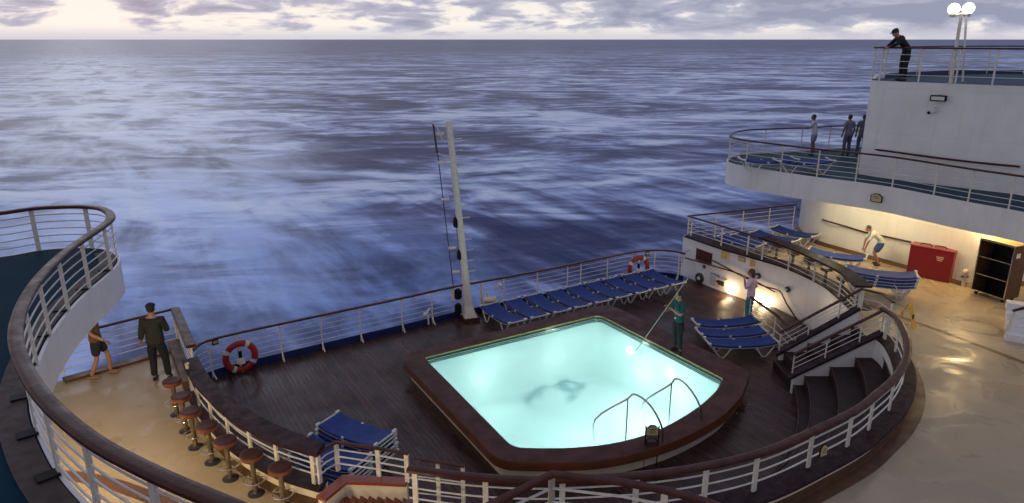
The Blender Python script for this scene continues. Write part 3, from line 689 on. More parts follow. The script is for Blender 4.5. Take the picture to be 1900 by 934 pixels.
for nm, lb, px, py, r in (('hose_reel', 'round dark hose reel at the far end of the white bulkhead', 1299, 516, .19), ('round_port', 'small round dark fitting on the bulkhead beside the woman', 1408, 512, .10), ('round_vent', 'small round dark vent on the bulkhead near the corner stair', 1462, 537, .09), ('square_socket', 'tiny dark socket between the window and the hose reel', 1307, 495, .06)):
    a, d, n = onwall(px, py, 0); R = n.to_track_quat('Z', 'Y').to_matrix(); t = thing(nm, lb, 'fitting', a)
    b = MB().lathe([(r, 0), (r, .05), (r*.75, .07), (r*.7, .05)], (0, 0, 0), 20); b.v = [a+R @ v for v in b.v]; b.build('ring', 'dark', t, True)
    b = MB().lathe([(r*.35, .045), (r*.35, .09), (r*.1, .1)], (0, 0, 0), 14); b.v = [a+R @ v for v in b.v]; b.build('hub', 'plast', t, True)
for i, (px, py) in enumerate(((1357, 537), (1405, 556), (1427, 563))):
    a, d, n = onwall(px, py, .09); t = thing('wall_lamp', ('leftmost lit globe low on the white bulkhead left of the woman', 'lit globe on the bulkhead directly behind the woman in pink', 'rightmost lit globe on the bulkhead beside the ramp railing')[i], 'lamp', a, 'lit globes along the bulkhead')
    MB().ball(a, .115, 16, 10).build('globe', 'lamp', t, True)
    MB().tube([a-n*.09, a-n*.02], .07, 12).build('base', 'chrome', t, True)
    lamp('POINT', a+n*.24+Vector((0, 0, .05)), 7.5, (1, .68, .34), .10)
# low white hoop at the end of the stern railing
a, d, n = onwall(1273, 470, .0); b_ = thing('steel_hoop', 'small thin steel hoop where the stern railing meets the bulkhead', 'hoop', a)
MB().tube(smooth([a+Vector((-.12, -.1, -.35)), a+Vector((-.10, -.1, 0)), a+Vector((.05, -.15, .16)), a+Vector((.25, -.25, .12)), a+Vector((.28, -.3, -.1))], 4), .014, 8).build('tube', 'chrome', b_, True)
# ramp railing in front of the globes
rp = [U(1393, 550, 1.0), U(1440, 583, .98), U(1478, 621, .92)]
railing('ramp_railing', 'low wood topped railing sloping in front of the lit globes beside the woman', rp, .08, 3, [p.xy for p in rp], cap=(.08, .05), pr=.018, br=.009)
t = thing('ramp', 'raised wooden landing lit warm by the bulkhead globes', 'landing', (rp[0].x, rp[0].y, 0))
w0 = [onwall(1395, 560)[0], onwall(1440, 570)[0], onwall(1490, 590)[0]]
MB().prism([(p.x, p.y) for p in rp]+[(w.x-.03, w.y) for w in reversed(w0)], .0, .09).build('boards', 'teak', t)
# ------------------------------------------------------------------ corner stair
stp = thing('corner_stair', 'wide dark fan shaped wooden stair rising from the pool deck to the right terrace', 'stairs', (7.5, 14.5, 0))
xs = [6.78, 7.02, 7.6, 8.17, 8.66]
def xcurve(Y):
    """x of the parapet's inner face at a given Y (right-hand part)"""
    best = min((p for p in nearc if p.x > 3), key=lambda p: abs(p.y-Y)); return best.x
for i, x0 in enumerate(xs):
    z0, z1 = (.24*i if i else 0), .24*(i+1)-(.012 if i == 4 else 0)
    fr = smooth([Vector((x0, 16.42, 0)), Vector((x0, 15.6, 0)), Vector((x0-.04, 14.9, 0)), Vector((x0-.42, 13.7, 0)), Vector((x0-.95, 12.6, 0)), Vector((x0-1.7, 11.6, 0)), Vector((x0-2.3, 11.0, 0))], 4)
    end = 8.70
    # keep each step inside the parapet
    pts = []
    for p in fr:
        pts.append((p.x, p.y))
    nc = [p for p in offset(nearc, .145) if p.y < 15.0]
    # inner parapet points to the right of the front edge
    lim = []
    for p in nc:
        fx = min(fr, key=lambda q: abs(q.y-p.y)).x
        if p.x > fx+.02 and p.y > 10.5: lim.append(p)
        elif p.y < 13: break
    cut = [q for q in pts if q[1] > lim[-1].y]
    poly = cut+[(p.x, p.y) for p in reversed(lim)]+[(end, 15.02), (end, 16.42)]
    MB().prism(poly, z0, z1).build('step', 'stepwood', stp)
    MB().tube([Vector((q[0], q[1], z1+.006)) for q in cut], .014, 6).build('nosing', 'varnish', stp, True)
# two sloping stair walls with railings
def stairwall(name, label, rlabel, Y, x0, x1, zc0, zc1, zr0, zr1, nb):
    t = thing(name, label, 'wall', ((x0+x1)/2, Y, 0))
    b = MB(); y0, y1 = Y-.05, Y+.05
    zb0 = 0
    pr = [(x0, 0), (x1, 0), (x1, zc1-.05), (x0, zc0-.05)]
    b.add([(x, y0, z) for x, z in pr]+[(x, y1, z) for x, z in pr], [(0, 1, 2, 3), (7, 6, 5, 4)]+[(i, (i+1) % 4, (i+1) % 4+4, i+4) for i in range(4)])
    b.build('wall_panel', 'whitewall', t)
    MB().bar((x0-.12, Y, zc0-.095), (x1, Y, zc1-.025), .2, .06).build('wood_cap', 'counter', t)
    L = [Vector((x0-.05, Y, zr0)), Vector((x1, Y, zr1))]
    P = [L[0].lerp(L[1], i/8) for i in range(9)]
    zl = [zc0+(zc1-zc0)*i/8 for i in range(9)]
    railing(name.replace('wall', 'railing'), rlabel, P, zl, nb, [P[0].xy, P[3].xy, P[6].xy, P[8].xy], cap=(.09, .055), pr=.018, br=.009)
stairwall('stair_wall', 'far sloping white stair wall with a dark wooden cap', 'far sloping stair railing, the one next to the white bulkhead', 16.45, 6.93, 8.80, .48, 1.70, 1.03, 2.21, 3)
stairwall('stair_wall', 'near sloping white stair wall dividing the wide fan shaped steps', 'near sloping stair railing above the wide fan shaped steps', 15.1, 6.75, 8.72, .52, 1.62, 1.05, 2.21, 3)
# ------------------------------------------------------------------ lounge terrace beyond the bulkhead
lr = railing('lounge_railing', 'white railing along the top of the curved bulkhead, in front of the sun lounge area', loungec, ZL, 4, [U(x, y, ZR).xy for x, y in ((1280, 402), (1341, 419), (1394, 435), (1418, 443), (1467, 460), (1515, 482), (1560, 505), (1592, 531))],
             cap=(.10, .05), pr=.026, br=.010)
lc = [p for p in loungec if p.y < 21.3]
cc = thing('lounge_counter', 'long speckled wet counter on top of the bulkhead railing beside the dark stools', 'counter', (lc[20].x, lc[20].y, ZR))
MB().sweep(setz(lc, ZR+.012), [(.07, -.06), (-.36, -.06), (-.36, 0), (.07, 0)]).build('countertop', 'counter', cc, bevel=.01)
railing('sea_railing', 'white railing with brown handrail on the seaward side of the sun lounge area', seaR, Z1+.05, 5, [], spacing=1.35, cap=(.10, .05))
cn = [U(1592, 531, ZR), U(1612, 540, ZR)]
railing('corner_railing', 'very short railing joining the two stair railings at the terrace corner', [Vector((8.80, 16.45, 2.21)), Vector((9.15, 16.1, 2.21)), Vector((9.1, 15.5, 2.21))], Z1, 3, [(8.8, 16.45), (9.12, 15.6)], cap=(.09, .05), post='flat', pr=.04)
def pt(x, y, z): return Vector((x, y, z))
# superstructure under the right balcony
wb = [pt(12.2, 27.2, 0), pt(11.3, 26.5, 0)]+US([(1486, 432), (1513, 450), (1560, 464), (1606, 477), (1680, 497), (1770, 524), (1800, 532), (1835, 533), (1990, 520)], Z1)
wb = relax(smooth(wb, 6), 4)
sp_ = thing('lower_house_wall', 'long curved white deckhouse wall under the balcony, lit yellow from above', 'wall', (wb[30].x, wb[30].y, Z1))
MB().sweep(setz(wb, 0), [(0, Z1), (-.1, Z1), (-.1, Z2-.35), (0, Z2-.35)]).build('wall_panel', 'whitewall', sp_, True)
MB().sweep(setz(wb, Z1), [(.004, .004), (.004, .10), (.03, .10), (.15, .004)], False).build('floor_margin', 'skirt', sp_)
def near_on(path, px, py):
    best = None
    for i in range(len(path)-1):
        for k in range(4):
            q = path[i].lerp(path[i+1], k/4); v = py-467; t = q.y/(F*CT-v*ST); x = (px-950)*t
            if best is None or abs(x-q.x) < best[0]: best = (abs(x-q.x), Vector((q.x, q.y, H-t*(F*ST+v*CT))), path[i+1]-path[i])
    d = best[2]; d.z = 0; d.normalize(); return best[1], d, Vector((d.y, -d.x, 0))
P = []
for x, y in ((1479, 389), (1500, 397), (1531, 408), (1568, 419), (1605, 430), (1650, 440), (1692, 449)):
    a, d, n = near_on(wb, x, y); P.append(a+n*.07)
t = thing('house_handrail', 'brown wooden handrail along the lit curved deckhouse wall', 'handrail', P[3]); MB().tube(smooth(P, 3), .028, 8).build('rail', 'varnish', t, True)
for p in P[::2]: MB().tube([p, p-n*.07+Vector((0, 0, -.03))], .01, 6).build('bracket', 'chrome', t)
# right balcony
RT = Z2+.95
bal = smooth(US([(1598, 232), (1550, 233), (1500, 236), (1440, 238), (1390, 240), (1366, 244), (1356, 250), (1361, 255), (1396, 261), (1454, 268), (1522, 276), (1595, 283), (1664, 291), (1743, 303), (1821, 315), (1900, 326), (2040, 349)], RT), 6)
bal = relax(bal, 2)
edge = offset(bal, 0, Z2)          # travelling right to left then back: outside is to the right or left of travel
b0 = thing('right_balcony', 'overhanging right balcony with a pale curved fascia and teal deck', 'balcony', (bal[50].x, bal[50].y, Z2))
# find the outward side
cen = Vector((12.5, 24.5, 0)); k = 45; l = laterals(bal)[k]; sg = 1 if (bal[k]-cen).dot(l) > 0 else -1
eo = setz(offset(bal, .06*sg), 0)
poly = [(p.x, p.y) for p in eo]+[(17, 19), (17, 30)]
MB().sheet(poly, Z2).build('balcony_floor', 'tealfloor', b0)
MB().sheet(poly, Z2-.34).build('soffit', 'cream', b0)
prf = [(0, Z2+.06), (-.05*sg, Z2+.06), (-.05*sg, Z2-.70), (0, Z2-.70)]
MB().sweep(eo, prf).build('fascia', 'white', b0, True)
railing('balcony_railing', 'white railing with dark handrail curving round the right balcony', bal, Z2, 5,
        [near_on(bal, x, 280)[0].xy for x in (1664, 1743, 1820, 1898)]+[U(x, y, RT).xy for x, y in ((1358, 252), (1389, 260), (1454, 268), (1522, 276), (1593, 282), (1598, 232), (1540, 233), (1485, 236), (1424, 239))], cap=(.11, .05), pr=.022, br=.009)
a, d, n = near_on(eo, 1627, 367); t = thing('balcony_plaque', 'small arched dark and gold plaque on the pale balcony fascia', 'sign', a)
signplate(t, a+Vector((-.03, -.05, -.13)), .34, .26, math.atan2(d.y, d.x) if d.x > 0 else math.atan2(-d.y, -d.x), lines=2)
a, d, n = near_on(eo, 1577, 350); t = thing('fascia_light', 'tiny bright light on the balcony fascia left of the plaque', 'lamp', a); MB().ball(a+Vector((0, -.03, 0)), .022, 8, 6).build('lens', 'lampcool', t)
# downlights tucked behind the fascia
DL = [(13.35, 19.0, 70, (1, .68, .30)), (10.2, 21.7, 60, (1, .90, .55)), (11.6, 20.6, 14, (1, .85, .5)), (15.2, 17.2, 26, (1, .64, .28))]
for x, y, e, c in DL:
    t = thing('ceiling_lamp', 'round lamp set under the right balcony close behind its fascia', 'lamp', (x, y, Z2-.38), 'lamps under the right balcony')
    MB().lathe([(.16, -.05), (.19, -.03), (.19, .035)], (x, y, Z2-.38), 20).build('lens', 'ceillamp', t, True)
    lamp('POINT', (x, y, Z2-.62), e, c, .16)
# upper house block
UW = smooth([pt(14.2, 27.5, 0), pt(12.75, 25.2, 0), pt(11.9, 23.6, 0), pt(11.42, 22.7, 0), pt(11.38, 22.25, 0), pt(11.75, 21.65, 0), pt(12.8, 20.6, 0), pt(14.1, 19.4, 0), pt(17, 16.9, 0)], 5)
ub = thing('upper_house_wall', 'tall plain white deckhouse wall below the man leaning on the top rail', 'wall', (12.8, 20.6, Z2))
MB().sweep(UW, [(0, Z2), (-.1, Z2), (-.1, Z3-.008), (0, Z3-.008)]).build('wall_panel', 'whitewall', ub, True)
fe = US([(1640, 145), (1700, 141), (1760, 138), (1830, 137), (1900, 137)], Z3)
MB().sheet([(p.x, p.y) for p in UW[12:]]+[(19, 22), (18.5, 26.5)]+[(p.x, p.y) for p in reversed(fe)], Z3).build('roof_deck', 'tealfloor', ub)
MB().sweep(setz(list(fe), Z3), [(-.03, -.2), (0, -.2), (0, .14), (-.03, .14)]).build('toe_plate', 'navy', ub)
P = []
for x, y in ((1597, 274), (1640, 279), (1700, 287), (1760, 295), (1821, 302), (1898, 309)):
    a, d, n = near_on(UW[14:], x, y); P.append(a+n*.08)
t = thing('house_handrail', 'dark handrail fixed along the foot of the upper white deckhouse wall', 'handrail', P[2]); MB().tube(smooth(P, 3), .03, 8).build('rail', 'varnish', t, True)
for p in P[::2]: MB().tube([p, p-n*.08+Vector((0, 0, -.03))], .01, 6).build('bracket', 'chrome', t)
ur = [p+Vector((0, 0, 0)) for p in setz(offset(UW[17:], .06), Z3+1.0)]
L0 = near_on(ur, 1618, 88)[0]
railing('top_deck_railing', 'near white railing of the top deck that the man in black leans on', ur, Z3, 4, [near_on(ur, x, 90)[0].xy for x in (1640, 1707, 1783, 1860)]+[ur[0].xy], cap=(.12, .05), pr=.026, br=.009)
fr_ = [ur[0]+Vector((.05, .1, 0))]+[Vector((p.x, p.y, Z3+1.0)) for p in fe]
railing('top_deck_railing', 'far white railing of the top deck behind the lamp post', fr_, Z3, 4, [p.xy for p in fr_[1:]], cap=(.10, .045), pr=.024, br=.009)
# floodlight and camera
a, d, n = near_on(UW[14:], 1743, 182); R = Matrix([d, n, Vector((0, 0, 1))]).transposed(); ang = math.atan2(d.y, d.x)
t = thing('floodlight', 'black rectangular floodlight on the upper white wall', 'floodlight', a)
MB().box(a+n*.18, (.42, .14, .17), ang).build('housing', 'black', t, bevel=.02)
MB().box(a+n*.255, (.34, .012, .10), ang).build('lens', 'plast', t); MB().box(a+n*.06+Vector((0, 0, .06)), (.12, .14, .05), ang).build('bracket', 'dark', t)
a, d, n = near_on(UW[14:], 1733, 206); t = thing('security_camera', 'small white security camera hanging on the upper wall below the floodlight', 'camera', a)
MB().tube([a+Vector((0, 0, .1)), a+n*.1+Vector((0, 0, .1)), a+n*.14], .018, 8).build('arm', 'plast', t, True)
MB().tube([a+n*.08+d*.05, a+n*.24+d*-.08+Vector((0, 0, -.04))], .05, 12).build('body', 'plast', t, True)
MB().ball(a+n*.25+d*-.09+Vector((0, 0, -.045)), .045, 12, 8).build('lens', 'black', t, True)
# lamp post
def on_z(px, py, z): return U(px, py, z)
lp = near_on(ur, 1766, 150)[0]; lp = Vector((lp.x+.28, lp.y+.1, Z3))
kx = (F*CT)  # scale helper
def UY(px, py, Y): return UYp(px, py, Y)
bs = UY(1764, 152, lp.y); tp = UY(1784, 26, lp.y); g1, g2 = UY(1770, 17, lp.y), UY(1797, 16, lp.y)
t = thing('lamp_post', 'cream lamp post with two bright lit globes on the top deck', 'lamp post', (bs.x, bs.y, Z3))
MB().tube([Vector((bs.x, bs.y, Z3)), tp], .055, 10, r2=.04).build('pole', 'post', t, True)
MB().tube([UY(1786, 152, lp.y+.5), UY(1793, 30, lp.y+.4)], .03, 8).build('brace_pole', 'post', t, True)
MB().tube([g1+Vector((0, 0, -.2)), tp, g2+Vector((0, 0, -.2))], .03, 8).build('cross_arm', 'post', t, True)
for g_ in (g1, g2):
    MB().ball(g_, .155, 18, 12).build('globe', 'lampcool', t, True); MB().lathe([(.07, -.22), (.09, -.15), (.09, -.13)], g_, 12).build('globe_collar', 'plast', t, True)
    pass
# ------------------------------------------------------------------ left balcony (the deck wing on the left)
LT = Z2+.92
lb = smooth(US([(-60, 398), (0, 393), (64, 384), (128, 381), (170, 382), (194, 387), (205, 397), (202, 407), (180, 424), (128, 459), (80, 503), (49, 546), (32, 588), (28, 620), (35, 655), (64, 712), (109, 763), (180, 818), (263, 862), (330, 893), (400, 922), (500, 966), (640, 1040)], LT), 6)
lb = relax(lb, 2)
k = 60; l = laterals(lb)[k]; cen = Vector((-11, 9.5, 0)); sg = 1 if (lb[k]-cen).dot(l) > 0 else -1
le = setz(offset(lb, .03*sg), 0)
b1 = thing('left_balcony', 'dark blue floored left balcony with a pale curved fascia', 'balcony', (lb[60].x, lb[60].y, Z2))
poly = [(p.x, p.y) for p in le]+[(-2.5, -2), (-16, -2), (-16, 12.6)]
MB().sheet(poly, Z2).build('balcony_floor', 'darkfloor', b1)
MB().sheet(poly, Z2-.3).build('soffit', 'cream', b1)
MB().sweep(le, [(0, Z2+.01), (-.05*sg, Z2+.01), (-.05*sg, Z2-.62), (0, Z2-.62)]).build('fascia', 'white', b1, True)
mg = setz(lb[30:], Z2)
MB().sweep(mg, [(-.04*sg, .004), (-.34*sg, .004), (-.34*sg, .03), (-.04*sg, .03)]).build('margin_board', 'grate', b1, True)
lbr = railing('balcony_railing', 'thick dark handrail on cream posts sweeping round the left balcony into the foreground', lb, Z2, 5,
        [near_on(lb, x, y)[0].xy for x, y in ()], cap=(.155, .07), post='flat', pr=.042, br=.012, postmat='post', spacing=1.06, capmat='varnish')
for ch in list(lbr.children):
    if ch.name.startswith('post'):
        c = sum((Vector(v) for v in (q.co for q in ch.data.vertices)), Vector())/8+OFF[ch]
        i = min(range(len(lb)), key=lambda j: (lb[j].xy-c.xy).length); d = laterals(lb)[i]*-sg; a = math.atan2(d.y, d.x)
        if i > 36:
            MB().box((c.x+d.x*.10, c.y+d.y*.10, Z2+.042), (.20, .16, .022), a).build('foot_pad', 'black', lbr)
a, d, n = near_on(le, 98, 676); t = thing('fascia_plaque', 'small dark hexagonal plaque on the pale fascia of the left balcony', 'sign', a)
ang = math.atan2(d.y, d.x); nn = n if n.dot(Vector((0, 0, 0))-Vector((a.x, a.y, 0))) > 0 else -n
R = Matrix([Vector((math.cos(ang), math.sin(ang), 0)), nn, Vector((0, 0, 1))]).transposed()
for nm, m_, r_, th in (('frame', 'black', .15, .03), ('plate', 'dark', .115, .036)):
    b = MB().lathe([(r_, 0), (r_, th)], (0, 0, 0), 6); Rq = nn.to_track_quat('Z', 'Y').to_matrix(); b.v = [a+nn*.04+Rq @ v for v in b.v]; b.build(nm, m_, t)
# lamps under the deck the photographer stands on light the bar terrace
for x, y, e in ((-4.8, 5.6, 270), (-7.9, 8.6, 260)):
    lamp('POINT', (x, y, 3.45), e, (1, .78, .46), .2)
    t = thing('ceiling_lamp', 'round warm lamp under the deck above the bar terrace', 'lamp', (x, y, 3.62), 'lamps above the bar terrace')
    MB().lathe([(.15, -.04), (.18, 0), (.18, .06)], (x, y, 3.62), 18).build('lens', 'ceillamp', t, True)
t = thing('added_fill_lamp', 'unseen warm fill lamp added low in the stairwell to brighten the cream wall', 'lamp', (-2.2, 7.3, 1.0))  # fill lamp added out of view to lift the dull cream wall
MB().lathe([(.07, -.02), (.08, .03), (.03, .05)], (-2.2, 7.3, 1.0), 14).build('lens', 'ceillamp', t, True); lamp('POINT', (-2.2, 7.35, 1.2), 46, (1, .80, .55), .08)
# ------------------------------------------------------------------ bar stools
def stool(label, group, h=.74):
    t = thing('bar_stool', label, 'bar stool', (0, 0, 0), group)
    MB().lathe([(.13, 0), (.13, .015), (.06, .035), (.05, .05)], (0, 0, 0), 20).build('base_plate', 'dark', t, True)
    MB().lathe([(.042, .04), (.042, h-.08), (.09, h-.05)], (0, 0, 0), 16).build('pedestal', 'brass', t, True)
    MB().lathe([(.165, h-.08), (.178, h-.06), (.178, h-.012)], (0, 0, 0), 28).build('seat_side', 'seatside', t, True)
    MB().lathe([(.178, h-.012), (.176, h), (.155, h+.01), (.10, h+.006), (.0, h)], (0, 0, 0), 28).build('seat', 'leather', t, True, sharp=60)
    rg = MB(); rr_ = .165; rg.tube([Vector((rr_*math.cos(a*PI/12), rr_*math.sin(a*PI/12), .27)) for a in range(24)], .012, 8, closed=True)
    for k in range(3):
        a = k*2*PI/3+.5; rg.tube([(.04*math.cos(a), .04*math.sin(a), .27), (rr_*math.cos(a), rr_*math.sin(a), .27)], .009, 6)
    rg.build('foot_ring', 'chrome', t, True)
    return t
spx = [(319, 706), (336, 734), (353, 762), (384, 788), (418, 816), (466, 842), (519, 866)]
lab = ['farthest brown bar stool, next to the standing man', 'second bar stool counting from the standing man', 'third bar stool counting from the standing man', 'middle stool of the seven along the bar counter',
       'third bar stool counting from the near end of the counter', 'second bar stool from the near end, beside the cream wall band', 'nearest bar stool at the bottom end of the row']
s0 = stool(lab[0], 'bar stools in a row along the left counter')
for i, q in enumerate(spx):
    o = s0 if i == 0 else copy_tree(s0)
    o.location = U(q[0], q[1], Z1+.74); o.location.z = Z1; o.rotation_euler.z = random.uniform(0, 6); o['label'] = lab[i]
lab = ['leftmost dark stool behind the lounge counter', 'second dark stool behind the lounge counter', 'middle dark stool behind the lounge counter', 'fourth dark stool behind the lounge counter', 'rightmost dark stool behind the lounge counter, nearest the stair']
for i, q in enumerate(((1440, 454), (1470, 468), (1500, 479), (1531, 497), (1562, 515))):
    o = copy_tree(s0); p = U(q[0], q[1], Z1+.74); o.location = (p.x+.05, p.y, Z1); o['label'] = lab[i]; o['group'] = 'stools behind the lounge counter'
# ------------------------------------------------------------------ sun loungers
def lounger():
    t = thing('sun_lounger', 'x', 'sun lounger', (0, 0, 0))
    L, W, h = 1.9, .56, .34
    def zt(x): u = abs(x)/(L/2); return h+.10*u**3
    xs_ = [-L/2+L*i/12 for i in range(13)]
    fb = MB()
    for s in (-1, 1): fb.tube([Vector((x, s*W/2, zt(x)-.045)) for x in xs_], .02, 7)
    for x in (-L/2, L/2): fb.tube([Vector((x, -W/2, zt(x)-.02)), Vector((x, W/2, zt(x)-.02))], .023, 7)
    fb.build('frame', 'plast', t, True)
    sb = MB(); vs = []
    for x in [-L/2+.05+(L-.1)*i/12 for i in range(13)]:
        for s in (-1, -.5, 0, .5, 1): vs.append(Vector((x, s*(W/2+.022), zt(x)+.018-.03*(1-s*s))))
    for v in list(vs): vs.append(v-Vector((0, 0, .055)))
    fs = []
    for i in range(12):
        for j in range(4):
            a = i*5+j; fs.append((a, a+1, a+6, a+5)); fs.append((a+65, a+70, a+71, a+66))
    for i in range(12):
        a = i*5; fs.append((a, a+5, a+70, a+65)); a += 4; fs.append((a+5, a, a+65, a+70))
    for j in range(4): fs.append((j+1, j, j+65, j+66)); a = 60+j; fs.append((a, a+1, a+66, a+65))
    sb.add(vs, fs).build('sling', 'blue', t, True)
    for x in (-L/2, L/2):
        for s in (-1, 1):
            MB().box((x*.99, s*W/2*.98, zt(x)-.004), (.085, .11, .062)).build('corner_cap', 'plast', t, bevel=.02)
    for s in (-1, 1): MB().box((-.12, s*(W/2+.012), zt(0)-.002), (.08, .045, .055)).build('hinge', 'plast', t, bevel=.015)
    for s in (-1, 1):
        for xc in (-.58, .58):
            MB().tube([Vector((xc-.26, s*W/2*.95, h-.03)), Vector((xc-.05, s*W/2*.95, .02)), Vector((xc+.05, s*W/2*.95, .02)), Vector((xc+.26, s*W/2*.95, h-.03))], .022, 7).build('leg', 'plast', t, True)
    return t
L0_ = lounger(); used = [False]
def place_lounger(loc, ang, label, group, scale=1, tilt=0):
    o = L0_ if not used[0] else copy_tree(L0_); used[0] = True
    o.location = loc; o.rotation_euler = (0, tilt, ang); o['label'] = label; o['group'] = group; o.scale = (scale, 1, 1); return o
ordn = ['first', 'second', 'third', 'fourth', 'fifth', 'sixth', 'seventh', 'eighth', 'ninth']
A_ = U(933, 584, .36); B_ = U(1228, 517, .36)
ha = math.atan2(-.86, .55)
for i in range(9):
    p = A_.lerp(B_, i/8)
    lb_ = {0: 'blue lounger at the mast end of the row along the stern railing', 8: 'blue lounger at the bulkhead end of the row, below the far lifebuoy'}.get(i, 'blue lounger, %s from the mast in the row along the stern railing' % ordn[i])
    place_lounger((p.x, p.y, 0), ha+random.uniform(-.03, .03), lb_, 'blue loungers in a row along the stern railing', .86)
for i, (a_, b_, lb_) in enumerate((((1286, 600), (1408, 592), 'farthest of the three blue loungers beside the pool cleaner'), ((1296, 617), (1418, 612), 'middle one of the three blue loungers beside the pool cleaner'), ((1309, 635), (1441, 631), 'nearest of the three blue loungers, closest to the pool coping'))):
    a, b = U(*a_, .40), U(*b_, .40); d = b-a; p = (a+b)/2; place_lounger((p.x, p.y, 0), math.atan2(d.y, d.x), lb_, 'three blue loungers beside the pool', 1.0).scale = (1, .80, 1)
def stack(c, ang, n, what, group, z=0, dz=.092, sc=.9):
    for i in range(n):
        w = 'topmost' if i == n-1 else 'lowest' if i == 0 else ordn[i]+' from the bottom'
        o = place_lounger((c.x+random.uniform(-.02, .02), c.y+random.uniform(-.02, .02), z+i*dz), ang+random.uniform(-.02, .02), '%s lounger in the %s' % (w, what), group, sc)
ang = math.atan2(-.47, .88)
stack(Vector((-3.06, 12.05, 0)), ang, 6, 'taller stack left of the pool', 'taller stack of loungers left of the pool', sc=.78)
stack(Vector((-3.42, 11.36, 0)), ang, 5, 'lower stack nearest the bar counter', 'lower stack of loungers left of the pool', sc=.78)
for i, (q, lb_) in enumerate((((1474, 432), 'farthest blue lounger beside the deckhouse wall on the lounge terrace'), ((1437, 441), 'second blue lounger from the deckhouse wall on the lounge terrace'), ((1402, 446), 'third blue lounger from the deckhouse wall on the lounge terrace'), ((1372, 449), 'blue lounger closest to the bulkhead railing on the lounge terrace'))):
    p = U(*q, Z1+.36); place_lounger((p.x, p.y, Z1), math.atan2(-1.1, .95), lb_, 'blue loungers on the lounge terrace', .85)
p = U(1552, 474, Z1+.36); place_lounger((p.x, p.y, Z1), math.atan2(-.85, 1.3), 'single blue lounger between the lounge counter and the lit wall', 'loungers near the red locker', .9)
c = U(1634, 508, Z1+.62); stack(c, math.atan2(-.62, 1.45), 4, 'short stack beside the yellow floor sign', 'stacked loungers near the red locker', Z1, .09, .95)
for (a_, b_, lb_) in (((1385, 300), (1478, 300), 'left blue lounger on the right balcony'), ((1455, 305), (1540, 300), 'right blue lounger on the right balcony')):
    a, b = U(*a_, Z2+.38), U(*b_, Z2+.38); p = (a+b)/2; place_lounger((p.x, p.y+.3, Z2), .05, lb_, 'loungers on the right balcony', .95)
# ------------------------------------------------------------------ lifebuoys
def buoy(label, c, n, R=.36):
    t = thing('lifebuoy', label, 'lifebuoy', c, 'red lifebuoys on the stern railing')
    q = n.to_track_quat('Z', 'Y').to_matrix(); ring_ = [c+q @ Vector((R*math.cos(a*PI/16), R*math.sin(a*PI/16), 0)) for a in range(32)]
    b = MB(); n_ = 10; vs = []
    for a in range(32):
        u = Vector((math.cos(a*PI/16), math.sin(a*PI/16), 0))
        for k in range(n_): vs.append(c+q @ (u*(R+.085*math.cos(2*PI*k/n_))+Vector((0, 0, .055*math.sin(2*PI*k/n_)))))
    b.add(vs, [(a*n_+k, a*n_+(k+1) % n_, ((a+1) % 32)*n_+(k+1) % n_, ((a+1) % 32)*n_+k) for a in range(32) for k in range(n_)]); b.build('ring', 'red', t, True)
    for j in range(4):
        b = MB(); vs = []
        for s in range(4):
            a = PI/4+PI/2*j+(s-1.5)*.09+.25; u = Vector((math.cos(a), math.sin(a), 0))
            for k in range(n_): vs.append(c+q @ (u*(R+.091*math.cos(2*PI*k/n_))+Vector((0, 0, .061*math.sin(2*PI*k/n_)))))
        b.add(vs, [(a*n_+k, a*n_+(k+1) % n_, (a+1)*n_+(k+1) % n_, (a+1)*n_+k) for a in range(3) for k in range(n_)]); b.build('band', 'plast', t, True)
    b = MB().tube([c+Vector((0, 0, -.02)), c+Vector((0, 0, .16))], .045, 10); b.build('light_float', 'black', t, True)
    MB().lathe([(.11, -.17), (.10, -.10), (.03, -.02)], c+n*.02, 12).build('float_base', 'cream', t, True)
    MB().tube([c+Vector((0, 0, .16)), c+Vector((0, 0, .34))], .02, 8).build('float_tip', 'plast', t, True)
    return t
for (px, py, lb_) in ((444, 659, 'near red lifebuoy with white bands at the left end of the stern railing'), (1181, 495, 'far red lifebuoy behind the last loungers of the row')):
    a, d, n = near_on(stern, px, py); buoy(lb_, a+n*.12, n)
for (px, py, lb_) in ((399, 634, 'small dark box under the handrail left of the near lifebuoy'), (1200, 470, 'small dark box under the handrail right of the far lifebuoy')):
    a, d, n = near_on(stern, px, py); t = thing('rail_box', lb_, 'box', a, 'small boxes under the stern handrail'); ang = math.atan2(d.y, d.x)
    MB().box(a+n*.03, (.15, .05, .16), ang).build('case', 'dark', t, bevel=.008); MB().box(a+n*.06, (.10, .01, .06), ang).build('label_plate', 'gold', t)
# ------------------------------------------------------------------ mast
mb = U(872, 592, 0); MY = mb.y
mt = UY(833, 225, MY); t = thing('mast', 'tall leaning cream signal mast with rungs rising from the stern deck', 'mast', mb)
P = [mb+Vector((0, 0, .0)), mb.lerp(mt, .5), mt]
MB().tube([mb.lerp(mt, .05), mb.lerp(mt, .5), mt], [.12, .10, .09], 14).build('pole', 'post', t, True)
